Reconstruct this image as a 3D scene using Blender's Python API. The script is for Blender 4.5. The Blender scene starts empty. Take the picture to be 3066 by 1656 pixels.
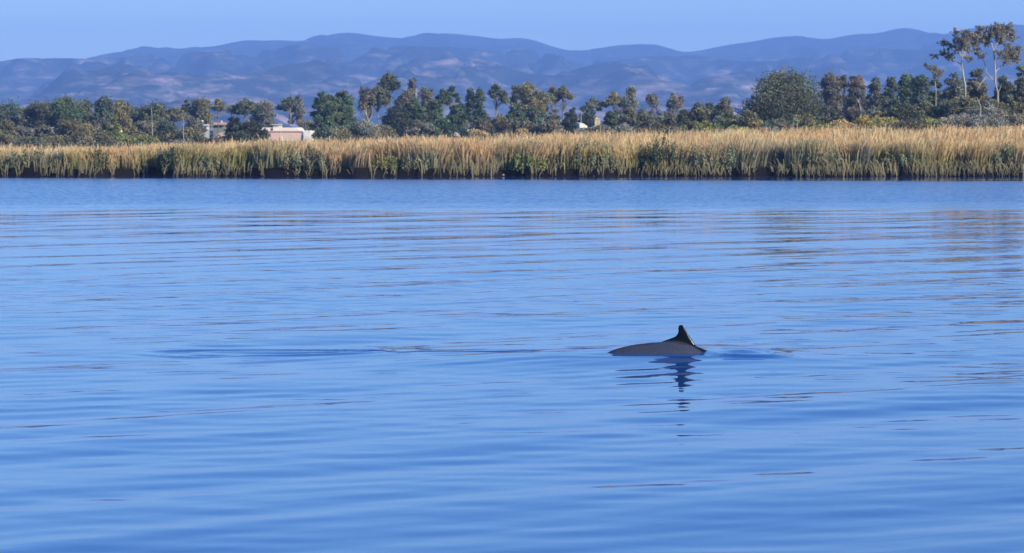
import bpy, bmesh, math, random
import numpy as np
from mathutils import Vector, Matrix

# ------------------------------------------------------------------ camera, light, exposure
scene = bpy.context.scene
col = scene.collection
FPX, CX, CY, HY = 10000.0, 1533.0, 828.0, 384.0     # focal length and centre in pixels of the 3066 wide photograph
CAMZ = 2.4
PITCH = math.atan((CY - HY) / FPX)
cam_data = bpy.data.cameras.new('camera')
cam = bpy.data.objects.new('camera', cam_data)
col.objects.link(cam)
scene.camera = cam
cam_data.sensor_width = 36.0
cam_data.lens = 36.0 * FPX / 3066.0
cam_data.clip_start = 0.5
cam_data.clip_end = 30000
cam.location = (0, 0, CAMZ)
cam.rotation_euler = (math.pi / 2 - PITCH, 0, 0)
cam_data.dof.use_dof = True
cam_data.dof.focus_distance = 35.5
cam_data.dof.aperture_fstop = 9.0

SUN_EL, SUN_AZ = math.radians(28), math.radians(125)   # azimuth clockwise from +Y, the viewing direction
world = bpy.data.worlds.new('World')
scene.world = world
world.use_nodes = True
wn = world.node_tree
bg = wn.nodes['Background']
sky = wn.nodes.new('ShaderNodeTexSky')
sky.sky_type = 'NISHITA'
sky.sun_disc = False
sky.sun_elevation = SUN_EL
sky.sun_rotation = SUN_AZ
sky.altitude = 0
sky.air_density = 1.0
sky.dust_density = 0.0
sky.ozone_density = 9.0
wn.links.new(sky.outputs[0], bg.inputs[0])
bg.inputs[1].default_value = 0.119

sd = Vector((math.sin(SUN_AZ) * math.cos(SUN_EL), math.cos(SUN_AZ) * math.cos(SUN_EL), math.sin(SUN_EL)))
sun_data = bpy.data.lights.new('sun', 'SUN')
sun = bpy.data.objects.new('sun', sun_data)
col.objects.link(sun)
sun_data.energy = 5.0
sun_data.angle = math.radians(0.53)
sun_data.color = (1.0, 0.95, 0.87)
sun.rotation_euler = (-sd).to_track_quat('-Z', 'Y').to_euler()

scene.view_settings.view_transform = 'Standard'
scene.view_settings.look = 'None'
scene.view_settings.exposure = 0.52
scene.view_settings.gamma = 1.0
scene.cycles.use_denoising = True
scene.cycles.max_bounces = 6
scene.cycles.diffuse_bounces = 2
scene.cycles.glossy_bounces = 3
scene.cycles.transmission_bounces = 3
scene.cycles.volume_bounces = 1
scene.cycles.caustics_reflective = False
scene.cycles.caustics_refractive = False
scene.cycles.sample_clamp_indirect = 6

# ------------------------------------------------------------------ helpers
rng = np.random.default_rng(7)
random.seed(7)


def at(px, py, d):
    """world point seen at pixel (px, py) of the photograph, at distance y = d"""
    dx = (px - CX) / FPX
    dy = (CY - py) / FPX
    v = Vector((dx, math.cos(PITCH) + dy * math.sin(PITCH), -math.sin(PITCH) + dy * math.cos(PITCH)))
    t = d / v.y
    return Vector((v.x * t, d, CAMZ + v.z * t))


TAB = np.random.default_rng(3).random((512, 512))


def vnoise(x, y):
    x = np.asarray(x, float); y = np.asarray(y, float)
    xi = np.floor(x).astype(int); yi = np.floor(y).astype(int)
    fx = x - xi; fy = y - yi
    fx = fx * fx * (3 - 2 * fx); fy = fy * fy * (3 - 2 * fy)
    a = TAB[xi % 512, yi % 512]; b = TAB[(xi + 1) % 512, yi % 512]
    c = TAB[xi % 512, (yi + 1) % 512]; d = TAB[(xi + 1) % 512, (yi + 1) % 512]
    return (a * (1 - fx) + b * fx) * (1 - fy) + (c * (1 - fx) + d * fx) * fy


def fbm(x, y, o=4):
    s = 0; a = 1; t = 0
    for i in range(o):
        s = s + a * vnoise(x * 2 ** i + 17.3 * i, y * 2 ** i + 5.1 * i); t += a; a *= .5
    return s / t


def smooth(a, b, x):
    t = np.clip((x - a) / (b - a), 0, 1)
    return t * t * (3 - 2 * t)


def mesh_np(name, verts, faces, mat=None, parent=None, colors=None, smooth_shade=False, k=4):
    """verts (N,3), faces (M,k) as arrays -> one mesh object"""
    me = bpy.data.meshes.new(name)
    verts = np.ascontiguousarray(verts, np.float32); faces = np.ascontiguousarray(faces, np.int32)
    me.vertices.add(len(verts)); me.vertices.foreach_set('co', verts.ravel())
    me.loops.add(faces.size); me.loops.foreach_set('vertex_index', faces.ravel())
    me.polygons.add(len(faces))
    me.polygons.foreach_set('loop_start', np.arange(0, faces.size, faces.shape[1], dtype=np.int32))
    if smooth_shade:
        me.polygons.foreach_set('use_smooth', np.ones(len(faces), bool))
    if colors is not None:
        ca = me.color_attributes.new('Col', 'FLOAT_COLOR', 'POINT')
        c4 = np.ones((len(verts), 4), np.float32); c4[:, :3] = colors
        ca.data.foreach_set('color', c4.ravel())
    me.update(calc_edges=True)
    if mat: me.materials.append(mat)
    o = bpy.data.objects.new(name, me)
    col.objects.link(o)
    if parent: o.parent = parent
    return o


def tag(o, label=None, cat=None, group=None, kind=None):
    if label: o['label'] = label
    if cat: o['category'] = cat
    if group: o['group'] = group
    if kind: o['kind'] = kind
    return o


def empty(name, loc, rz=0.0):
    o = bpy.data.objects.new(name, None)
    col.objects.link(o)
    o.location = loc; o.rotation_euler = (0, 0, rz)
    o.empty_display_size = .5
    return o


def grid_faces(nr, nc):
    i = np.arange(nr - 1)[:, None] * nc + np.arange(nc - 1)[None, :]
    i = i.ravel()
    return np.stack([i, i + 1, i + 1 + nc, i + nc], 1)


def bm_obj(name, bm, mat, parent=None):
    me = bpy.data.meshes.new(name)
    bm.normal_update(); bm.to_mesh(me); bm.free()
    me.materials.append(mat)
    o = bpy.data.objects.new(name, me); col.objects.link(o)
    if parent: o.parent = parent
    return o


def bm_box(bm, x0, x1, y0, y1, z0, z1, bev=0.0):
    vs = [bm.verts.new((x, y, z)) for x in (x0, x1) for y in (y0, y1) for z in (z0, z1)]
    for f in ((0, 1, 3, 2), (4, 6, 7, 5), (0, 4, 5, 1), (2, 3, 7, 6), (0, 2, 6, 4), (1, 5, 7, 3)):
        bm.faces.new([vs[i] for i in f])


def bm_prism(bm, prof, x0, x1):
    """profile of (y, z) points extruded along x"""
    a = [bm.verts.new((x0, y, z)) for y, z in prof]
    b = [bm.verts.new((x1, y, z)) for y, z in prof]
    n = len(prof)
    bm.faces.new(a[::-1]); bm.faces.new(b)
    for i in range(n):
        bm.faces.new((a[i], a[(i + 1) % n], b[(i + 1) % n], b[i]))


# ------------------------------------------------------------------ materials
def new_mat(name):
    m = bpy.data.materials.new(name); m.use_nodes = True
    return m, m.node_tree, m.node_tree.nodes['Principled BSDF']


def noisy_mat(name, c0, c1, scale=3.0, rough=0.85, detail=5, spec=0.25, stretch=(1, 1, 1), bump=0.0):
    m, nt, p = new_mat(name)
    tc = nt.nodes.new('ShaderNodeTexCoord'); mp = nt.nodes.new('ShaderNodeMapping')
    mp.inputs['Scale'].default_value = stretch
    nz = nt.nodes.new('ShaderNodeTexNoise'); nz.inputs['Scale'].default_value = scale; nz.inputs['Detail'].default_value = detail
    cr = nt.nodes.new('ShaderNodeValToRGB')
    cr.color_ramp.elements[0].position = .35; cr.color_ramp.elements[1].position = .68
    cr.color_ramp.elements[0].color = (*c0, 1); cr.color_ramp.elements[1].color = (*c1, 1)
    nt.links.new(tc.outputs['Object'], mp.inputs[0]); nt.links.new(mp.outputs[0], nz.inputs[0])
    nt.links.new(nz.outputs[0], cr.inputs[0]); nt.links.new(cr.outputs[0], p.inputs['Base Color'])
    p.inputs['Roughness'].default_value = rough
    p.inputs['Specular IOR Level'].default_value = spec
    if bump:
        b = nt.nodes.new('ShaderNodeBump'); b.inputs['Strength'].default_value = bump; b.inputs['Distance'].default_value = .05
        nt.links.new(nz.outputs[0], b.inputs['Height']); nt.links.new(b.outputs[0], p.inputs['Normal'])
    return m


def attr_mat(name, transl=0.25, rough=.65, spec=.2):
    m, nt, p = new_mat(name)
    a = nt.nodes.new('ShaderNodeAttribute'); a.attribute_name = 'Col'
    nt.links.new(a.outputs['Color'], p.inputs['Base Color'])
    p.inputs['Roughness'].default_value = rough
    p.inputs['Specular IOR Level'].default_value = spec
    if transl:
        t = nt.nodes.new('ShaderNodeBsdfTranslucent'); mx = nt.nodes.new('ShaderNodeMixShader')
        mx.inputs[0].default_value = transl
        nt.links.new(a.outputs['Color'], t.inputs['Color'])
        nt.links.new(p.outputs[0], mx.inputs[1]); nt.links.new(t.outputs[0], mx.inputs[2])
        nt.links.new(mx.outputs[0], nt.nodes['Material Output'].inputs[0])
    return m


M_leaf = attr_mat('leaf', .22)
M_reed = attr_mat('reed', .42, .7, .15)
M_twig = attr_mat('twig', 0, .8, .15)
M_bark_pale = noisy_mat('pale_bark', (.26, .22, .16), (.50, .44, .34), 1.5, .8, stretch=(1, 1, .3))
M_bark_grey = noisy_mat('grey_bark', (.14, .115, .09), (.27, .23, .18), 2, .9, stretch=(1, 1, .3))
M_ground = noisy_mat('earth', (.10, .08, .045), (.22, .17, .09), .15, .95, 8)


# ------------------------------------------------------------------ terrain (marsh, bank, plain)
def bank_y(x):
    x = np.asarray(x, float)
    return 166.3 + 1.3 * (fbm(x * .22 + 40, x * 0 + 1.5, 3) - .5) * 2 + .6 * (vnoise(x * 1.3 + 9, x * 0 + 3) - .5) + .00002 * x * x


def reed_top(x):
    """height of the top line of the reed field (world z), by x at the bank"""
    px = CX + x / 180 * FPX
    return np.interp(px, [-800, 0, 300, 800, 1100, 1500, 1900, 2300, 2700, 3066, 4200], [1.3, 1.32, 1.36, 1.66, 1.78, 1.98, 2.2, 2.28, 2.4, 2.52, 2.7])


def ground_z(x, y):
    x = np.asarray(x, float); y = np.asarray(y, float)
    t = y - bank_y(x)
    xr = x * 180 / np.maximum(y, 180.)
    hi = reed_top(xr) - 1.12
    z = np.interp(t, [-40, -6, -1.2, -.15, 0.0, .14, .4], [-2.2, -1.6, -.7, -.25, -.02, .42, .50])
    z = np.where((t > .02) & (t < .6), z * (.42 + .5 * vnoise(x * .7 + 13, x * 0 + 8.5) + .35 * vnoise(x * 2.3 + 3, x * 0 + 2.5)), z)
    up = smooth(.4, 17, t)
    z = z + (hi - .50) * up
    # on the right the land keeps rising a little behind the reeds, then everything falls to the flat plain
    bump = smooth(8, 30, xr) * smooth(20, 90, t) * 1.1
    far = smooth(150, 420, t)
    base = .4 + bump * 0
    z = np.where(t > 17, (z + bump) * (1 - far) + base * far, z)
    z = z + np.where(t > .4, .10 * (fbm(x * .3, y * .3, 3) - .5), 0)
    return z


xs = np.concatenate([[-6500, -4500, -3000, -2000, -1200, -700, -400, -250, -160, -100, -75, -60], np.arange(-48, 48.1, .4),
                     [60, 75, 100, 160, 250, 400, 700, 1200, 2000, 3000, 4500, 6500]])
ts = np.concatenate([[-40, -6, -1.2, -.5, -.15, 0, .12, .28, .45, .8, 1.3, 2], np.arange(3, 22, 1.), np.arange(23, 60, 3.), np.arange(62, 200, 8.),
                     np.arange(210, 620, 25.), [700, 850, 1100, 1500, 2200, 3200, 4500, 6500, 8500, 10200]])
X, T = np.meshgrid(xs, ts)
Y = bank_y(X) * np.exp(-T / 4000.) + 166 * (1 - np.exp(-T / 4000.)) + T
Z = ground_z(X, bank_y(X) + T)
m, nt, p = new_mat('marsh_ground')
geo = nt.nodes.new('ShaderNodeNewGeometry'); sep = nt.nodes.new('ShaderNodeSeparateXYZ')
nt.links.new(geo.outputs['Position'], sep.inputs[0])
nz = nt.nodes.new('ShaderNodeTexNoise'); nz.inputs['Scale'].default_value = .12; nz.inputs['Detail'].default_value = 8
nt.links.new(geo.outputs['Position'], nz.inputs[0])
cr = nt.nodes.new('ShaderNodeValToRGB')
cr.color_ramp.elements[0].position = .38; cr.color_ramp.elements[0].color = (.09, .085, .04, 1)
cr.color_ramp.elements[1].position = .62; cr.color_ramp.elements[1].color = (.24, .175, .09, 1)
nt.links.new(nz.outputs[0], cr.inputs[0])
mr = nt.nodes.new('ShaderNodeMapRange'); mr.inputs['From Min'].default_value = .42; mr.inputs['From Max'].default_value = .62
nt.links.new(sep.outputs['Z'], mr.inputs[0])
mx = nt.nodes.new('ShaderNodeMix'); mx.data_type = 'RGBA'
mx.inputs[6].default_value = (.012, .010, .009, 1)       # wet black mud of the cut bank
nt.links.new(mr.outputs[0], mx.inputs[0]); nt.links.new(cr.outputs[0], mx.inputs[7]); nt.links.new(mx.outputs[2], p.inputs['Base Color'])
p.inputs['Roughness'].default_value = .95; p.inputs['Specular IOR Level'].default_value = .03
V = np.stack([X, Y, Z], -1).reshape(-1, 3)
g = mesh_np('ground', V, grid_faces(*X.shape), m, smooth_shade=True)
tag(g, kind='structure')

# ------------------------------------------------------------------ hills
P_SK = np.array([(0, 200), (60, 204), (119, 210), (180, 200), (238, 190), (300, 176), (357, 161), (405, 148), (452, 142), (510, 146), (571, 146),
                 (620, 143), (667, 135), (738, 119), (786, 122), (833, 120), (905, 123), (940, 117), (976, 105), (1010, 99), (1048, 97), (1080, 102), (1119, 108),
                 (1214, 115), (1250, 108), (1286, 100), (1357, 101), (1400, 106), (1452, 112), (1500, 120), (1547, 113), (1575, 116), (1607, 124), (1640, 136), (1667, 145),
                 (1700, 152), (1726, 156), (1786, 149), (1830, 139), (1869, 134), (1940, 133), (1970, 138), (2000, 148), (2048, 158), (2090, 152), (2143, 141),
                 (2200, 132), (2262, 124), (2320, 113), (2369, 108), (2420, 112), (2476, 120), (2510, 112), (2548, 103), (2590, 100), (2619, 102), (2660, 90),
                 (2703, 82), (2725, 84), (2750, 90), (2780, 100), (2810, 106), (2845, 100), (2881, 91), (2930, 82), (2976, 74), (3020, 75), (3066, 76),
                 (3300, 90), (3600, 70), (4000, 120), (5000, 100), (7000, 160)], float)
YR = 8800.0


def ridge_h(x):
    px = CX + x / YR * FPX
    e = HY - np.interp(px, np.concatenate([[-6000, -3000, -1500, -700, -300], P_SK[:, 0]]), np.concatenate([[170, 240, 190, 230, 215], P_SK[:, 1]]))
    k = 5
    return CAMZ + e / FPX * YR


xs = np.concatenate([np.linspace(-5600, -1900, 60)[:-1], np.arange(-1900, 1900, 9.), np.linspace(1900, 5600, 60)])
ys = np.concatenate([np.linspace(3000, YR, 300), [YR + 80, YR + 250, YR + 600, YR + 1100]])
X, Y = np.meshgrid(xs, ys)
xk = np.arange(-5700, 5700, 15.)
rh = ridge_h(xk); ker = np.hanning(7); ker /= ker.sum()
rh = np.convolve(np.pad(rh, 3, mode='edge'), ker, 'valid')
RH = np.interp(X, xk, rh)
u = (Y - 3000) / (YR - 3000)
l2 = 128 + 55 * (fbm(X / 900 + 3, Y * 0 + 1.2, 4) - .5) * 2 + np.interp(X, [-1400, -400, 300, 900, 1400], [-22, 6, 0, -14, -8])
l3 = 66 + 36 * (fbm(X / 600 + 31, Y * 0 + 4.2, 4) - .5) * 2
l4 = 22 + 16 * (fbm(X / 400 + 11, Y * 0 + 8.2, 4) - .5) * 2
kn = np.array([0, .15, .40, .68, 1.0])


def lerp_layers(u):
    out = np.zeros_like(u)
    lay = [np.zeros_like(u), l4, l3, l2, RH]
    for i in range(4):
        a, b = kn[i], kn[i + 1]
        t = np.clip((u - a) / (b - a), 0, 1)
        seg = (u >= a) & (u <= b + 1e-9)
        # convex climb with a small dip behind each rise
        tt = t ** 1.25
        dip = -np.sin(np.clip(t * 2.2, 0, 1) * math.pi) * [4, 18, 42, 62][i]
        out = np.where(seg, lay[i] * (1 - tt) + lay[i + 1] * tt + dip, out)
    return out


H = lerp_layers(np.clip(u, 0, 1))
wx = X + 160 * (fbm(X / 500, Y / 500, 3) - .5); wy = Y + 300 * (fbm(X / 600 + 50, Y / 600, 3) - .5)
rid = 1 - np.abs(2 * fbm(wx / 330, wy / 900, 4) - 1) * 2.2
rid2 = 1 - np.abs(2 * fbm(wx / 130 + 9, wy / 300, 3) - 1) * 2.2
amp = np.interp(u, [0, .1, .5, .85, .97, 1.0], [2, 30, 80, 84, 16, 2])
H = H + amp * (rid - .55) + amp * .7 * (rid2 - .55)
back = np.clip((Y - YR) / 1100, 0, 1)
H = np.where(Y > YR, RH * (1 - back ** 1.1), H)
H = H - 6 * (1 - smooth(0, .03, u))
H = np.where(u < .95, np.minimum(H, CAMZ + (RH - CAMZ) * Y / YR * (1 - .13 * np.clip((.95 - u) * 8, 0, 1))), H)
m, nt, p = new_mat('hill_scrub')
geo = nt.nodes.new('ShaderNodeNewGeometry'); mp = nt.nodes.new('ShaderNodeMapping'); mp.inputs['Scale'].default_value = (.55, .5, 3.0)
nt.links.new(geo.outputs['Position'], mp.inputs[0])
n1 = nt.nodes.new('ShaderNodeTexNoise'); n1.inputs['Scale'].default_value = .014; n1.inputs['Detail'].default_value = 7; n1.inputs['Roughness'].default_value = .72
n2 = nt.nodes.new('ShaderNodeTexNoise'); n2.inputs['Scale'].default_value = .03; n2.inputs['Detail'].default_value = 5
sep = nt.nodes.new('ShaderNodeSeparateXYZ'); nt.links.new(geo.outputs['Position'], sep.inputs[0])
hz = nt.nodes.new('ShaderNodeMapRange')
for k_, v_ in (('From Min', 20), ('From Max', 210), ('To Min', .07), ('To Max', -.07)): hz.inputs[k_].default_value = v_
nt.links.new(sep.outputs['Z'], hz.inputs[0])
ad = nt.nodes.new('ShaderNodeMath'); ad.operation = 'ADD'
for n in (n1, n2): nt.links.new(mp.outputs[0], n.inputs[0])
nt.links.new(n1.outputs[0], ad.inputs[0]); nt.links.new(hz.outputs[0], ad.inputs[1])
c1 = nt.nodes.new('ShaderNodeValToRGB'); e = c1.color_ramp.elements
e[0].position = .50; e[0].color = (.018, .026, .026, 1); e[1].position = .68; e[1].color = (.34, .25, .23, 1)
em = e.new(.57); em.color = (.10, .09, .075, 1)
nt.links.new(ad.outputs[0], c1.inputs[0])
mm = nt.nodes.new('ShaderNodeMix'); mm.data_type = 'RGBA'; mm.blend_type = 'MULTIPLY'; mm.inputs[0].default_value = .8
c2 = nt.nodes.new('ShaderNodeValToRGB'); c2.color_ramp.elements[0].position = .35; c2.color_ramp.elements[0].color = (.45, .5, .5, 1)
c2.color_ramp.elements[1].position = .6; c2.color_ramp.elements[1].color = (1.2, 1.15, 1.1, 1)
nt.links.new(n2.outputs[0], c2.inputs[0]); nt.links.new(c1.outputs[0], mm.inputs[6]); nt.links.new(c2.outputs[0], mm.inputs[7])
nt.links.new(mm.outputs[2], p.inputs['Base Color']); p.inputs['Roughness'].default_value = .95; p.inputs['Specular IOR Level'].default_value = .05
h = mesh_np('hills', np.stack([X, Y, H], -1).reshape(-1, 3), grid_faces(*X.shape), m, smooth_shade=True)
tag(h, kind='structure')

# ------------------------------------------------------------------ water
DX, DY = 1.753, 34.72          # the dolphin
ys = [-40, -10, 5, 12]
while ys[-1] < 176:
    y = ys[-1]
    ys.append(y + (0.02 if 35.3 < y < 36.1 else 0.06 if y < 60 else min(.26, .06 + (y - 60) * .004)))
ys = np.array([-2500, -800, -250, -90] + ys)
xs = np.concatenate([[-6400, -2500, -900, -300, -120, -70, -45, -32], np.arange(-24, -12, .16), np.arange(-12, 12, .10), np.arange(12, 24.01, .16), [32, 45, 70, 120, 300, 900, 2500, 6400]])
X, Y = np.meshgrid(xs, ys)
Hh = np.zeros_like(X)
wr = np.random.default_rng(11)
xsp = np.where(np.abs(X) <= 24, .16, 8.)
for i in range(64):
    lam = .45 * (7.0 ** wr.random()) if i < 50 else 3 + 3 * wr.random()
    a = math.radians(42 + 8 * wr.standard_normal()) if i % 5 else math.radians(-14 + 16 * wr.standard_normal())
    k = 2 * math.pi / lam
    kx, ky = -math.sin(a) * k, math.cos(a) * k
    s = .0029 * (0.75 + .5 * wr.random()) * (lam / 1.2) ** .1
    fade = (1 - smooth(3.0, 4.5, np.abs(ky) * np.maximum(np.gradient(ys), .06)[:, None] * 2)) * (np.abs(X) <= 24.1) * smooth(11, 13, Y)
    fade = fade * (1 - smooth(1.4, 2.2, np.abs(kx) * np.where(np.abs(X) < 12, .2, .32)))
    cu, cv = X * math.cos(a) + Y * math.sin(a), -X * math.sin(a) + Y * math.cos(a)
    grp = .2 + 1.6 * smooth(.25, .75, vnoise(cu / (11 * lam) + 7 * i, cv / (5 * lam) + 3 * i))
    ph = kx * X + ky * Y + 6.28 * wr.random()
    Hh += s / k * fade * (1 - .6 * smooth(52, 75, Y)) * grp * (np.sin(ph) + .08 * np.sin(2 * ph + 1.57))
for i in range(34):
    lam = .36 + .5 * wr.random(); a = math.radians(24 + 14 * wr.standard_normal()); k = 2 * math.pi / lam
    kx, ky = -math.sin(a) * k, math.cos(a) * k
    fade = (1 - smooth(50, 62, Y)) * (np.abs(X) <= 24.1) * smooth(11, 13, Y) * (1 - smooth(1.4, 2.2, np.abs(kx) * np.where(np.abs(X) < 12, .2, .32)))
    cu, cv = X * math.cos(a) + Y * math.sin(a), -X * math.sin(a) + Y * math.cos(a)
    grp = smooth(.35, .8, vnoise(cu / (9 * lam) + 5 * i, cv / (7 * lam) + 9 * i))
    Hh += .0050 / k * fade * grp * np.sin(kx * X + ky * Y + 6.28 * wr.random())
# ripple ring where the animal last rose, its trailing line and the small bow swell
fx, fy = (780 - CX) / FPX * 35.7, 35.7
r = np.hypot((X - fx) / 1.25, (Y - fy) / .62)
Hh += .012 * np.exp(-((r - .92) / .30) ** 2) * np.sin((r - .9) * 14) * (1 + .4 * (X - fx) / 1.2)
r2 = np.hypot((X - fx - .35) / .8, (Y - fy) / .2)
Hh += -.016 * np.exp(-r2 ** 2)
tr = np.exp(-((Y - (35.72 + .05 * np.sin(X * 1.9) + .02 * np.sin(X * 7.1))) / .055) ** 2) * smooth(fx + .1, fx + .7, X) * (1 - .65 * smooth(fx + 1.0, fx + 1.3, X) * (1 - smooth(DX - 2.0, DX - 1.1, X))) * (1 - smooth(DX - .9, DX - .7, X))
Hh += -.046 * tr
Hh += .07 * np.exp(-((Y - DY) / 1.5) ** 2) * np.exp(-((X - DX + .1) / 1.5) ** 2)
r3 = np.hypot((X - DX - .66) / .34, (Y - DY - .12) / .42)
Hh += .038 * np.exp(-(r3 / .62) ** 2) + .024 * np.exp(-((r3 - 1.15) / .2) ** 2)
r4 = np.hypot((X - DX + .25) / .95, (Y - DY) / .42)
Hh += .006 * np.exp(-((r4 - 1.15) / .2) ** 2)

m, nt, p = new_mat('lagoon_water')
N = nt.nodes; L = nt.links
geo = N.new('ShaderNodeNewGeometry')


def mapped(rot, sc):
    mpn = N.new('ShaderNodeMapping'); mpn.vector_type = 'TEXTURE'
    mpn.inputs['Rotation'].default_value = (0, 0, rot); mpn.inputs['Scale'].default_value = sc
    L.new(geo.outputs['Position'], mpn.inputs[0]); return mpn


def slope_noise(rot, sc, detail=2):
    mpn = mapped(rot, sc); nzz = N.new('ShaderNodeTexNoise'); nzz.inputs['Scale'].default_value = 1; nzz.inputs['Detail'].default_value = detail
    L.new(mpn.outputs[0], nzz.inputs[0])
    sb = N.new('ShaderNodeVectorMath'); sb.operation = 'SUBTRACT'; sb.inputs[1].default_value = (.5, .5, .5)
    L.new(nzz.outputs['Color'], sb.inputs[0]); return sb


def vscale(v, s=None, link=None):
    n_ = N.new('ShaderNodeVectorMath'); n_.operation = 'SCALE'
    L.new(v.outputs[0], n_.inputs[0])
    if link: L.new(link, n_.inputs['Scale'])
    else: n_.inputs['Scale'].default_value = s
    return n_


def vmul(v, t):
    n_ = N.new('ShaderNodeVectorMath'); n_.operation = 'MULTIPLY'; n_.inputs[1].default_value = t
    L.new(v.outputs[0], n_.inputs[0]); return n_


def vadd(a, b):
    n_ = N.new('ShaderNodeVectorMath'); n_.operation = 'ADD'
    L.new(a, n_.inputs[0]); L.new(b, n_.inputs[1]); return n_


sep = N.new('ShaderNodeSeparateXYZ'); L.new(geo.outputs['Position'], sep.inputs[0])
edge = mapped(.15, (30, 5, 1)); en = N.new('ShaderNodeTexNoise'); en.inputs['Scale'].default_value = 1; L.new(edge.outputs[0], en.inputs[0])
e1 = N.new('ShaderNodeMath'); e1.operation = 'MULTIPLY_ADD'; e1.inputs[1].default_value = 26; L.new(en.outputs[0], e1.inputs[0]); L.new(sep.outputs['Y'], e1.inputs[2])
ramp = N.new('ShaderNodeMapRange'); ramp.interpolation_type = 'SMOOTHSTEP'
ramp.inputs['From Min'].default_value = 106; ramp.inputs['From Max'].default_value = 127
L.new(e1.outputs[0], ramp.inputs[0])
# the lee of the bank stays smooth: narrower on the left than on the right
e2 = N.new('ShaderNodeMath'); e2.operation = 'MULTIPLY_ADD'; e2.inputs[1].default_value = .22; L.new(sep.outputs['X'], e2.inputs[0]); L.new(sep.outputs['Y'], e2.inputs[2])
e3 = N.new('ShaderNodeMath'); e3.operation = 'MULTIPLY_ADD'; e3.inputs[1].default_value = 3; L.new(en.outputs[0], e3.inputs[0]); L.new(e2.outputs[0], e3.inputs[2])
ramp2 = N.new('ShaderNodeMapRange'); ramp2.interpolation_type = 'SMOOTHSTEP'
for k_, v_ in (('From Min', 155.0), ('From Max', 158.0), ('To Min', 1), ('To Max', 0)): ramp2.inputs[k_].default_value = v_
L.new(e3.outputs[0], ramp2.inputs[0])
msk = N.new('ShaderNodeMath'); msk.operation = 'MULTIPLY'; L.new(ramp.outputs[0], msk.inputs[0]); L.new(ramp2.outputs[0], msk.inputs[1])
ampn = N.new('ShaderNodeMapRange'); ampn.inputs['To Min'].default_value = .02; ampn.inputs['To Max'].default_value = 1.0
L.new(msk.outputs[0], ampn.inputs[0])
s1 = vscale(vmul(slope_noise(math.radians(34), (3.2, .34, 1), 3), (.5, 1, 0)), .075)
# in the wind patch the backs of the steep little ripples hide behind their fronts at this grazing angle,
# so the surface there is made of the slopes that face the near shore
rip = slope_noise(math.radians(12), (.30, .11, 1), 2)
ripa = N.new('ShaderNodeVectorMath'); ripa.operation = 'ABSOLUTE'; L.new(rip.outputs[0], ripa.inputs[0])
ripf = vmul(ripa, (0, -1, 0)); ripx = vmul(rip, (.7, 0, 0))
s2 = vscale(vadd(ripf.outputs[0], ripx.outputs[0]), link=ampn.outputs[0])
s3 = vscale(vmul(slope_noise(math.radians(-20), (.9, .2, 1), 2), (.6, 1, 0)), .025)
tot = vadd(vadd(vadd(geo.outputs['Normal'], s1.outputs[0]).outputs[0], s2.outputs[0]).outputs[0], s3.outputs[0])
nm = N.new('ShaderNodeVectorMath'); nm.operation = 'NORMALIZE'; L.new(tot.outputs[0], nm.inputs[0])
L.new(nm.outputs[0], p.inputs['Normal'])
p.inputs['Base Color'].default_value = (.009, .064, .25, 1)
p.inputs['Roughness'].default_value = .02
p.inputs['IOR'].default_value = 1.333
w = mesh_np('water', np.stack([X, Y, Hh], -1).reshape(-1, 3), grid_faces(*X.shape), m, smooth_shade=True)
tag(w, kind='structure')

# ------------------------------------------------------------------ reeds on the bank
def hsv_mix(a, b, t):
    return np.array(a)[None, :] * (1 - t[:, None]) + np.array(b)[None, :] * t[:, None]


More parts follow.
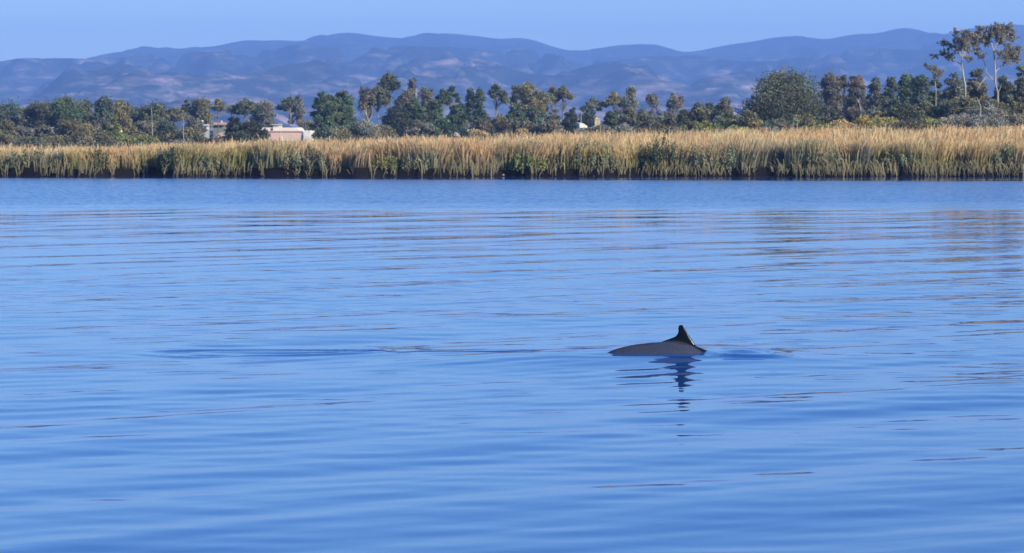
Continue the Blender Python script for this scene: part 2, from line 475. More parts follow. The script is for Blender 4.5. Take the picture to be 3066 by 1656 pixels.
def reeds():
    rg = np.random.default_rng(21)
    n1_, n2_ = 62000, 70000
    x = np.concatenate([rg.uniform(-36, 36, n1_), rg.uniform(-38, 38, n2_)])
    t = np.concatenate([.30 + rg.gamma(1.2, 1.3, n1_), rg.uniform(1, 24, n2_)])
    y = bank_y(x) + t
    cl = fbm(x * .55, y * .35 + 3, 3)
    hollow = smooth(.42, .56, fbm(x * .6 + 200, x * 0 + 4.4, 3))
    keep = rg.random(len(x)) < (.30 + 1.3 * smooth(.3, .55, cl)) * (1 - .85 * (1 - hollow) * np.exp(-(t / 1.6) ** 2))
    x, y, t, cl = x[keep], y[keep], t[keep], cl[keep]
    n = len(x)
    z = ground_z(x, y) - .03
    front = np.exp(-t / 1.6)
    h = np.clip(reed_top(x) - z - .06, .78, 1.12) * (1.0 + .42 * (vnoise(x * .8 + 5, y * .5) - .5) + .16 * (vnoise(x * 3.1, y * 2) - .5)) * rg.uniform(.72, 1.10, n)
    h = h * (1 - front * .38 * smooth(.45, .7, vnoise(x * .45 + 60, y * 0 + 7)))
    tall = rg.random(n) < .02; h[tall] *= 1.18
    h *= 1 + front * .1 * smooth(5, 25, x)
    wd = rg.uniform(.014, .034, n)
    ang = rg.uniform(0, math.pi, n)
    lean = rg.normal(0, .13, (n, 2)) * h[:, None]; lean[:, 1] -= front * .22 * rg.random(n) * h
    lean[:, 0] += (.06 + .55 * (vnoise(x * .9 + 50, y * .6) - .5)) * h
    wv = np.stack([np.cos(ang) * wd, np.sin(ang) * wd, np.zeros(n)], -1)
    b = np.stack([x, y, z], -1)
    mid = b + np.stack([lean[:, 0] * .3, lean[:, 1] * .3, h * .55], -1)
    top = b + np.stack([lean[:, 0], lean[:, 1], h], -1)
    verts = np.stack([b - wv, b + wv, mid - wv, mid + wv, top - wv * .35, top + wv * .35], 1).reshape(-1, 3)
    o = np.arange(n)[:, None] * 6
    faces = np.concatenate([o + np.array([[0, 1, 3, 2]]), o + np.array([[2, 3, 5, 4]])])
    # dry tan upper leaves, green or grey-green lower growth in drifts along the water
    grn = (.35 + .65 * smooth(.40, .58, fbm(x * .35 + 90, y * .25, 3))) * np.exp(-(t / 5.5) ** 2)
    pick = rg.random(n)
    tan = np.where(pick[:, None] < .5, [[.80, .53, .24]], np.where(pick[:, None] < .8, [[.84, .63, .36]], [[.66, .46, .22]]))
    tan = tan * (.8 + .4 * vnoise(x * 1.2 + 3, y * .6))[:, None]
    red = smooth(.55, .75, fbm(x * .3 + 20, y * .4 + 9, 2))
    tan = tan * (1 + red[:, None] * np.array([[.08, -.10, -.12]]))
    gc = np.where((vnoise(x * .25 + 4, x * 0 + 2) > .5)[:, None], [[.22, .23, .09]], [[.23, .235, .15]]) * rg.uniform(.7, 1.3, n)[:, None]
    yg = smooth(.66, .8, vnoise(x * .6 + 31, x * 0 + 5)) * front
    gc = gc + yg[:, None] * np.array([[.10, .10, 0]])
    low = (hsv_mix((.25, .19, .09), (.25, .19, .09), grn) * (1 - grn[:, None]) + gc * grn[:, None]) * .9
    low = low * (1 - .45 * np.exp(-t / 2.0))[:, None] + gc * (.45 * np.exp(-t / 2.0))[:, None]
    g2 = np.clip(grn * 1.15 * rg.uniform(.6, 1.2, n), 0, 1)[:, None]
    midc = (tan * .75 + low * .25) * (1 - g2) + gc * 1.15 * g2
    topc = tan * (1 - g2 * .5) + gc * g2 * .5
    C = np.stack([low, low, midc, midc, topc, topc], 1).reshape(-1, 3)
    # pale stalks bent over the cut bank, down to the water
    ob = mesh_np('reeds', verts, faces, M_reed, colors=np.clip(C, .01, .8))
    tag(ob, 'dense band of dry golden reeds with green growth at the foot along the far bank', 'reeds', kind='stuff')


reeds()


def hanging():
    rg = np.random.default_rng(5)
    n = 2600
    x = rg.uniform(-32, 32, n)
    dens = .6 * vnoise(x * .5 + 77, x * 0 + 1) + .5 * vnoise(x * 2.9 + 7, x * 0 + 1)
    keep = rg.random(n) < smooth(.45, .9, dens + .2 * smooth(0, 20, x)); x = x[keep]; n = len(x)
    y = bank_y(x) - rg.uniform(.0, .3, n)
    zt = rg.uniform(.3, .9, n); zb = rg.uniform(-.02, .3, n)
    wd = rg.uniform(.008, .02, n)
    dx = rg.normal(0, .18, n)
    a = np.stack([x + dx, y + .35, zt], -1); b = np.stack([x + dx * .4, y + .05, (zt + zb) / 2 + .1], -1); c = np.stack([x, y - .1, zb], -1)
    wv = np.stack([wd, wd * 0, wd * 0], -1)
    verts = np.stack([a - wv, a + wv, b - wv, b + wv, c - wv * .5, c + wv * .5], 1).reshape(-1, 3)
    o = np.arange(n)[:, None] * 6
    faces = np.concatenate([o + np.array([[0, 1, 3, 2]]), o + np.array([[2, 3, 5, 4]])])
    cc = np.array([.34, .29, .15]) * rg.uniform(.5, 1.25, n)[:, None]
    C = np.repeat(cc, 6, 0)
    ob = mesh_np('hanging_stalks', verts, faces, M_reed, colors=C)
    tag(ob, 'pale dead reed stalks hanging over the dark cut bank to the water', 'reed stalks', kind='stuff')


hanging()


def scrub(name, label, cat, x0, x1, d0, d1, h0, n, cols, size, seed):
    """low ground cover of leafy sprigs"""
    rg = np.random.default_rng(seed)
    y = rg.uniform(d0, d1, n); x = rg.uniform(x0, x1, n) * y / 300.
    upx = CX + x / y * FPX
    open_ = ((upx > 765) & (upx < 940) & (y < 535)) | ((upx > 592) & (upx < 690) & (y < 565)) | ((upx > 1728) & (upx < 1800) & (y < 450))
    x, y = x[~open_], y[~open_]; n = len(x)
    cl = fbm(x * .25, y * .12, 3)
    h = h0 * (.25 + 1.5 * smooth(.3, .7, cl)) * rg.random(n) ** .6
    z = ground_z(x, y) + h
    c = np.stack([x, y, z], -1)
    ci = rg.integers(0, len(cols), n)
    tone = (vnoise(x * .6, y * .3) * .7 + .65)[:, None]
    ccl = np.array(cols)[(fbm(x * .12 + 8, y * .1, 2) * 3.3 * len(cols)).astype(int) % len(cols)] * .7 + np.array(cols)[ci] * .3
    leaf_mesh(name, c, size, ccl * tone, rg, None)
    return None


def leaf_arrays(c, size, rg, up=0.0, stretch=1.7):
    n = len(c)
    a = rg.normal(size=(n, 3)); a[:, 2] += up * np.sign(a[:, 2]); a /= np.linalg.norm(a, axis=1)[:, None]
    b = rg.normal(size=(n, 3)); b -= (b * a).sum(1)[:, None] * a; b /= np.linalg.norm(b, axis=1)[:, None]
    s = (size * rg.uniform(.6, 1.35, n))[:, None] * .5
    v = np.stack([c - a * s * stretch, c - b * s, c + a * s * stretch, c + b * s], 1).reshape(-1, 3)
    f = np.arange(4 * n).reshape(n, 4)
    return v, f


def leaf_mesh(name, c, size, cols, rg, parent, up=0., mat=None):
    v, f = leaf_arrays(c, size, rg, up)
    return mesh_np(name, v, f, mat or M_leaf, parent, colors=np.repeat(np.clip(cols, .004, .8), 4, 0))


sc_ = scrub
for args in (
    ('scrub', 'grey green low scrub in a strip behind the reeds', 'scrub', -52, 60, 232, 330, .62, 26000, [(.13, .13, .085), (.17, .15, .10), (.11, .12, .06), (.22, .17, .11)], .13, 41),
    ('undergrowth', 'dark low undergrowth spread beneath the distant tree line', 'undergrowth', -55, 55, 400, 640, .95, 26000, [(.08, .09, .05), (.12, .11, .07), (.07, .085, .05)], .26, 42),
):
    scrub(*args)
    o = bpy.data.objects[args[0]]
    tag(o, args[1], args[2], kind='stuff')


# ------------------------------------------------------------------ trees and shrubs
def tube_arrays(pts, rads, sides=5, off=0):
    pts = np.array(pts, float); rads = np.array(rads, float)
    vs = []; fs = []
    for i in range(len(pts)):
        t = pts[min(i + 1, len(pts) - 1)] - pts[max(i - 1, 0)]
        t = t / (np.linalg.norm(t) + 1e-9)
        a = np.cross(t, [0.13, 1, 0.1]); a /= np.linalg.norm(a) + 1e-9
        b = np.cross(t, a)
        for k in range(sides):
            q = 2 * math.pi * k / sides
            vs.append(pts[i] + rads[i] * (math.cos(q) * a + math.sin(q) * b))
    for i in range(len(pts) - 1):
        for k in range(sides):
            k2 = (k + 1) % sides
            fs.append((off + i * sides + k, off + i * sides + k2, off + (i + 1) * sides + k2, off + (i + 1) * sides + k))
    return vs, fs


def tubes_obj(name, polys, mat, parent, sides=5):
    V_, F_ = [], []
    for pts, rads in polys:
        v, f = tube_arrays(pts, rads, sides, len(V_))
        V_ += v; F_ += f
    return mesh_np(name, np.array(V_), np.array(F_), mat, parent, smooth_shade=True)


def wob(p0, p1, n, amt, rg):
    p0 = np.array(p0, float); p1 = np.array(p1, float)
    L_ = np.linalg.norm(p1 - p0)
    out = [p0]
    for i in range(1, n):
        t = i / n
        out.append(p0 * (1 - t) + p1 * t + rg.normal(size=3) * amt * L_ * math.sin(math.pi * t))
    out.append(p1)
    return out


PAL = {
    'gumleaf': (.25, .225, .16),
    'dark': (0.138, 0.146, 0.080), 'olive': (0.208, 0.192, 0.093), 'green': (0.100, 0.140, 0.066), 'grey': (0.230, 0.215, 0.148),
    'blue': (0.123, 0.150, 0.101), 'brown': (0.182, 0.163, 0.094), 'yellow': (0.364, 0.325, 0.104), 'tan': (0.494, 0.351, 0.156), 'rust': (0.202, 0.169, 0.111),
    'silver': (0.325, 0.305, 0.240), 'lime': (0.247, 0.260, 0.078), 'pine': (0.058, 0.068, 0.039), 'marsh': (0.240, 0.245, 0.130), 'marsh_dark': (0.104, 0.117, 0.058),
}


def clump_leaves(clumps, n, rg, base, var=.22, loose=1.0):
    """leaf positions and colours over ellipsoidal clumps (x,y,z,rx,ry,rz)"""
    cl = np.array(clumps, float)
    wgt = (cl[:, 3] * cl[:, 5]) ** 1.0; wgt /= wgt.sum()
    idx = rg.choice(len(cl), n, p=wgt)
    d = rg.normal(size=(n, 3)); d /= np.linalg.norm(d, axis=1)[:, None]
    r = rg.random(n) ** (.5 if loose else .36)
    r *= 1 + (.30 if loose else .08) * np.abs(rg.normal(size=n)) * (rg.random(n) < .3)
    # lumpy surface so the outline is uneven
    lump = 1 + .22 * np.sin(d[:, 0] * 5 + idx * 1.7) * np.sin(d[:, 2] * 6 + idx * 2.9)
    P = cl[idx, :3] + d * (r * lump)[:, None] * cl[idx, 3:6]
    tone = rg.normal(1, var, len(cl)).clip(.6, 1.5)
    c = np.array(base)[None, :] * tone[idx, None] * rg.uniform(.86, 1.14, n)[:, None]
    hue = rg.normal(0, .10, len(cl))[idx]
    c = c * np.stack([1 + hue, np.ones(n), 1 - hue * .5], -1)
    return P, c


COUNT = [0]
TREE_GROUP = 'trees growing beyond the reeds'
SHRUB_GROUP = 'shrubs growing behind the reeds'


def tree(px, top, hw, d, kind, pal, label, name='tree', cat='tree', base_py=None, pale=False, group=TREE_GROUP, dens=1.0, seed=None):
    COUNT[0] += 1
    rg = np.random.default_rng(1000 + COUNT[0] * 7 if seed is None else seed)
    pt = at(px, top, d)
    gz = float(ground_z(pt.x, d)) - .05
    H_ = max(pt.z - gz, .6)
    W = hw * d / FPX * {'gum': 1.42, 'umbrella': 1.3, 'narrow': 1.5, 'round': 1.1, 'dome': 1.12, 'bush': 1.25}.get(kind, 1.1)
    root = empty(name, (pt.x, d, gz))
    tag(root, label, cat, group)
    clumps, limbs = [], []
    base = np.array(PAL[pal])
    rt = max(.014 * H_, .05)
    sparse = 1.0
    if kind in ('gum', 'umbrella', 'narrow'):
        lean = rg.normal(0, .05) * H_
        fork = H_ * {'gum': .38, 'umbrella': .5, 'narrow': .35}[kind]
        tp = [(0, 0, 0), (lean * .3, 0, fork * .5), (lean, 0, fork), (lean * .8, 0, H_ * .88)]
        limbs.append((tp, [rt * 1.25, rt, rt * .8, rt * .25]))
        n = {'gum': 17, 'umbrella': 12, 'narrow': 9}[kind]
        for i in range(n):
            if kind == 'narrow':
                zz = H_ * (.40 + .53 * (i + .5) / n); xx = W * .5 * rg.uniform(-1, 1) * (1.15 - .6 * i / n); yy = W * .4 * rg.uniform(-1, 1)
                rr = W * rg.uniform(.34, .55)
                rz = rr * rg.uniform(.8, 1.2)
            elif kind == 'umbrella':
                q = rg.uniform(0, 2 * math.pi); s_ = rg.uniform(.2, .85)
                xx, yy = W * s_ * math.cos(q), W * s_ * math.sin(q)
                zz = H_ * (.92 - .22 * s_ ** 2 + rg.uniform(-.05, .03)) - .1 * W
                rr = W * rg.uniform(.28, .42); rz = rr * .62
            else:
                q = 2.4 * i + rg.uniform(-.4, .4); s_ = rg.uniform(.1, .78)
                t_ = (i + .5) / n
                xx, yy = W * s_ * math.cos(q) * (1.15 - .5 * t_), W * s_ * math.sin(q)
                zz = H_ * (.36 + .56 * t_)
                rr = W * rg.uniform(.26, .44); rz = rr * rg.uniform(.65, 1.0)
            zz = min(zz, H_ - rz * .85)
            clumps.append((xx + lean * .8, yy, zz, rr, rr, rz))
            st = np.array([lean * .9, 0, fork + (zz - fork) * rg.uniform(0, .5) if zz > fork else zz * .8])
            limbs.append((wob(st, (xx + lean * .8, yy, zz), 3, .07, rg), [rt * .5, rt * .4, rt * .28, rt * .12]))
        clumps.append((lean * .8, 0, H_ - W * .3, W * .36, W * .36, W * .3))
    elif kind in ('round', 'dome'):
        n = 34 if hw > 50 else 18
        limbs.append(([(0, 0, 0), (0, 0, H_ * .35), (0, 0, H_ * .6)], [rt * 1.6, rt * 1.2, rt * .5]))
        for i in range(n):
            q = 2.399 * i
            zf = (i + .5) / n
            rad = (1 - zf ** (2.6 if kind == 'round' else 1.9)) ** .5 * .95 * rg.uniform(.8, 1.1)
            xx, yy = W * rad * .8 * math.cos(q) * rg.uniform(.75, 1.05), W * rad * .8 * math.sin(q) * rg.uniform(.75, 1.05)
            rr = W * rg.uniform(.2, .34)
            rz = rr * rg.uniform(.6, .95)
            zz = min(H_ * (.08 + .86 * zf) * rg.uniform(.86, 1.04), H_ - rz * .9)
            clumps.append((xx, yy, zz, rr, rr, rz))
            limbs.append((wob((0, 0, min(zz * .5, H_ * .5)), (xx * .9, yy * .9, zz), 3, .06, rg), [rt * .7, rt * .5, rt * .3, rt * .1]))
        clumps.append((0, 0, H_ * .45, W * .6, W * .5, H_ * .33))
    elif kind == 'bush':
        n = 14
        limbs.append(([(0, 0, 0), (0, 0, H_ * .5)], [rt * 1.5, rt * .6]))
        for i in range(n):
            q = 2.399 * i; s_ = rg.uniform(.15, .85)
            xx, yy = W * s_ * math.cos(q), W * s_ * math.sin(q)
            rr = W * rg.uniform(.22, .4); rz = min(rr, H_ * .3) * rg.uniform(.8, 1.1)
            zz = min(H_ * (1 - s_ ** 2 * .55) - rz * .9, H_ * rg.uniform(.35, .9))
            clumps.append((xx, yy, max(zz, rz * .4), rr, rr, rz))
            limbs.append((wob((0, 0, .05 * H_), (xx, yy, max(zz, .1)), 2, .08, rg), [rt * .7, rt * .45, rt * .15]))
    elif kind == 'feather':
        sparse = .38
        nb = 16
        limbs.append(([(0, 0, 0), (0, 0, H_ * .4), (0, 0, H_ * .9)], [rt * 1.1, rt * .8, rt * .2]))
        for i in range(nb):
            q = rg.uniform(0, 2 * math.pi); s_ = rg.uniform(.2, 1)
            zz = H_ * rg.uniform(.55, 1)
            xx, yy = W * s_ * math.cos(q) * .9, W * s_ * math.sin(q) * .9
            limbs.append((wob((0, 0, zz * rg.uniform(.3, .6)), (xx, yy, zz), 3, .05, rg), [rt * .4, rt * .28, rt * .18, rt * .08]))
            clumps.append((xx * .85, yy * .85, zz * .94, W * .28, W * .28, W * .5))
    area = 2 * hw * max(450 - top, 40) if kind not in ('bush',) else 2 * hw * (H_ / d * FPX)
    nl = int(np.clip(area * .58 * sparse * dens, 450, 28000))
    P, C = clump_leaves(clumps, nl, rg, base, .30 if kind in ('dome', 'round') else .22, 0 if kind in ('dome', 'round', 'bush') else 1)
    ok_ = P[:, 2] > .02
    P, C = P[ok_], C[ok_]
    size = 3.6 * d / FPX * (1.0 if hw > 24 else .85)
    leaf_mesh('crown' if cat == 'tree' else 'foliage', P, size, C, rg, root)
    tubes_obj('trunk' if cat == 'tree' else 'stems', limbs, M_bark_pale if pale else M_bark_grey, root)
    return root


T_ = [
    # px, top, hw, d, kind, palette, label
    (8, 309, 50, 455, 'gum', 'blue', 'dark grey green gum tree cut by the left edge of the photo'),
    (60, 318, 28, 470, 'gum', 'grey', 'small brownish gum beside the tree at the left edge'),
    (112, 306, 44, 450, 'gum', 'dark', 'broad dark gum, second crown from the left edge'),
    (192, 290, 46, 440, 'gum', 'green', 'tall dark green gum over the leftmost shrubs, left of two joined crowns'),
    (243, 299, 36, 450, 'gum', 'dark', 'dark gum joined to the right side of a taller green crown near the left'),
    (297, 288, 30, 445, 'gum', 'blue', 'pointed dark gum with the highest tip in the left cluster'),
    (358, 298, 34, 450, 'gum', 'olive', 'round topped gum right of the pointed dark gum'),
    (404, 320, 32, 470, 'gum', 'blue', 'lower dark gum left of the pale bare pole'),
    (462, 306, 38, 465, 'gum', 'dark', 'dark gum crown standing directly behind the pale bare pole'),
    (530, 323, 38, 480, 'umbrella', 'dark', 'flat topped gum with thin grey trunks above the grey shed'),
    (563, 298, 13, 520, 'umbrella', 'olive', 'small lollipop shaped gum left of the white tank'),
    (606, 296, 30, 520, 'gum', 'olive', 'open gum crown rising above the white round tank'),
    (654, 295, 22, 540, 'umbrella', 'olive', 'lone slender gum with bare trunk above the red roof'),
    (735, 296, 40, 520, 'umbrella', 'dark', 'flat layered gum above the dark pine left of the pink building'),
    (786, 306, 38, 540, 'gum', 'grey', 'grey green gum just behind the left end of the pink building'),
    (862, 290, 30, 560, 'umbrella', 'dark', 'flat topped gum with open trunk behind the pink building'),
    (896, 286, 20, 580, 'gum', 'grey', 'pale thin gum pressed against the left side of the big round green tree'),
    (972, 264, 50, 430, 'round', 'green', 'large rich green round tree right of the pink building, left lobe'),
    (1022, 261, 52, 435, 'round', 'green', 'tallest rich green dome right of the pink building, right lobe'),
    (1096, 261, 32, 440, 'feather', 'rust', 'feathery brown gum with a white forked trunk beside the green dome'),
    (1178, 218, 30, 470, 'umbrella', 'dark', 'tallest gum in the middle, with a crown of stacked tiers'),
    (1138, 258, 34, 465, 'umbrella', 'dark', 'left lower tier gum under the tallest middle gum'),
    (1208, 270, 30, 470, 'gum', 'brown', 'brownish gum at the right shoulder of the tallest middle gum'),
    (1238, 224, 22, 520, 'feather', 'rust', 'faint bare reddish tree right of the tallest middle gum'),
    (1185, 318, 60, 440, 'dome', 'pine', 'wide near black tree mass under the tallest middle gum'),
    (1270, 260, 18, 500, 'narrow', 'grey', 'slim grey crown first right of the faint bare tree'),
    (1300, 267, 18, 500, 'narrow', 'brown', 'slim brownish crown second right of the faint bare tree'),
    (1334, 266, 20, 500, 'umbrella', 'green', 'small green umbrella gum left of a taller twin'),
    (1361, 258, 19, 495, 'umbrella', 'green', 'small green umbrella gum, the taller twin'),
    (1400, 264, 21, 500, 'gum', 'green', 'round green gum crown in the centre tree row'),
    (1436, 264, 19, 500, 'gum', 'green', 'green gum crown left of the arched gum'),
    (1478, 253, 28, 495, 'umbrella', 'dark', 'arched gum with a sky gap under its crown'),
    (1527, 254, 17, 500, 'narrow', 'olive', 'narrow knobbly gum standing alone between two wide ones'),
    (1572, 246, 30, 480, 'gum', 'olive', 'tallest olive gum right of the narrow knobbly gum'),
    (1612, 270, 28, 485, 'gum', 'olive', 'olive gum sloping down from the tallest olive gum'),
    (1653, 259, 20, 500, 'umbrella', 'olive', 'left of two paired umbrella gums near the white shed'),
    (1686, 257, 24, 500, 'umbrella', 'olive', 'right of two paired umbrella gums near the white shed'),
    (1714, 308, 22, 470, 'dome', 'blue', 'low blue green tree left above the white shed'),
    (1747, 312, 24, 470, 'dome', 'green', 'low green tree just right above the white shed'),
    (1783, 292, 22, 480, 'umbrella', 'grey', 'leaning grey gum above the cream hut'),
    (1825, 277, 30, 480, 'umbrella', 'olive', 'flat olive gum right above the cream hut'),
    (1892, 257, 23, 470, 'narrow', 'grey', 'tall narrow column gum in the gap right of centre'),
    (1955, 280, 24, 520, 'feather', 'rust', 'leafless fan shaped tree against the hills right of the column gum'),
    (2018, 284, 30, 520, 'feather', 'grey', 'leafless forked tree left of the green rounded trees'),
    (1245, 290, 34, 445, 'dome', 'green', 'mid green round tree in front of the slim crowns'),
    (1305, 292, 34, 440, 'dome', 'green', 'bright green round tree under the twin umbrella gums'),
    (1370, 308, 44, 430, 'dome', 'green', 'wide mid green tree in the centre row, above a dark hollow'),
    (1325, 345, 40, 415, 'dome', 'green', 'low blue green dome at the foot of the centre trees'),
    (1600, 318, 50, 430, 'dome', 'dark', 'dark wide tree under the tallest olive gum'),
    (1540, 305, 34, 440, 'dome', 'green', 'green rounded tree under the narrow knobbly gum'),
    (1655, 320, 30, 425, 'dome', 'brown', 'brownish rounded tree under the paired umbrella gums'),
    (1703, 326, 26, 410, 'dome', 'pine', 'dark round bushy tree left of the white shed'),
    (1830, 322, 32, 420, 'dome', 'green', 'dark green round tree right of the cream hut'),
    (1880, 308, 34, 430, 'dome', 'olive', 'olive round tree at the foot of the column gum'),
    (2095, 300, 42, 360, 'dome', 'olive', 'rounded olive tree left of the great bushy tree, nearer of a pair'),
    (2165, 289, 44, 380, 'dome', 'grey', 'rounded grey green tree touching the left of the great bushy tree'),
    (2348, 208, 152, 300, 'dome', 'dark', 'great bushy dark olive dome tree, the biggest crown in the photo'),
    (580, 346, 40, 450, 'dome', 'grey', 'round grey green tree below the slender gums beside the white tank'),
    (1768, 328, 32, 455, 'dome', 'blue', 'blue green round tree between the white shed and the cream hut, behind'),
    (1852, 326, 30, 450, 'dome', 'grey', 'grey round tree filling the gap left of the column gum'),
    (1928, 326, 32, 440, 'dome', 'olive', 'low round olive tree right beside the column gum'),
    (1992, 330, 36, 430, 'dome', 'grey', 'low grey tree between the two leafless trees'),
    (2052, 316, 34, 400, 'dome', 'dark', 'low dark tree right of the leafless forked tree'),
    (2130, 308, 36, 395, 'dome', 'dark', 'dark tree wedged between the paired rounded olive trees'),
    (2488, 272, 36, 430, 'dome', 'grey', 'grey tree under the reddish gum right of the great bushy tree'),
    (2536, 290, 30, 430, 'dome', 'dark', 'low dark tree under the upright brown gum'),
    (2606, 284, 30, 430, 'dome', 'brown', 'low brownish tree between the dead snag and the white footed gum'),
    (2648, 276, 36, 425, 'dome', 'dark', 'low dark tree under the start of the leafy gum row'),
    (2735, 262, 40, 400, 'dome', 'blue', 'low blue green tree under the middle of the leafy gum row'),
    (2472, 218, 28, 420, 'gum', 'rust', 'reddish gum directly right of the great bushy tree'),
    (2500, 229, 18, 425, 'narrow', 'brown', 'thin brown gum, second right of the great bushy tree'),
    (2523, 226, 16, 420, 'umbrella', 'brown', 'slim flat topped gum, third right of the great bushy tree'),
    (2548, 227, 18, 420, 'narrow', 'brown', 'upright brown gum left of a wide sky gap'),
    (2584, 227, 24, 420, 'gum', 'rust', 'round reddish brown gum above the white dead snag'),
    (2628, 231, 23, 420, 'gum', 'dark', 'dark gum with white trunk foot right of the dead snag'),
    (2668, 230, 25, 410, 'gum', 'blue', 'blue green gum first of the leafy row toward the tall gums'),
    (2712, 221, 28, 400, 'gum', 'green', 'highest green gum of the leafy row left of the tall gums'),
    (2760, 223, 32, 390, 'gum', 'blue', 'wide blue green gum in the leafy row left of the tall gums'),
    (2803, 238, 34, 370, 'dome', 'green', 'green domed tree left of the first tall pale gum'),
    (2862, 212, 52, 330, 'dome', 'grey', 'grey green crown around the foot of the first tall pale gum'),
    (2925, 186, 44, 335, 'dome', 'dark', 'dark leafy tree between the two tall pale gums'),
    (3010, 216, 50, 330, 'dome', 'dark', 'dark leafy tree behind the pale trunk of the tallest gum'),
    (3060, 180, 30, 320, 'dome', 'olive', 'olive tree cut by the right edge of the photo'),
]
for r_ in T_:
    tree(*r_[:6], r_[6], name={'gum': 'gum_tree', 'umbrella': 'gum_tree', 'narrow': 'gum_tree', 'feather': 'bare_tree'}.get(r_[4], 'leafy_tree'),
         pale=any(k_ in r_[6] for k_ in ('white trunk foot',)))

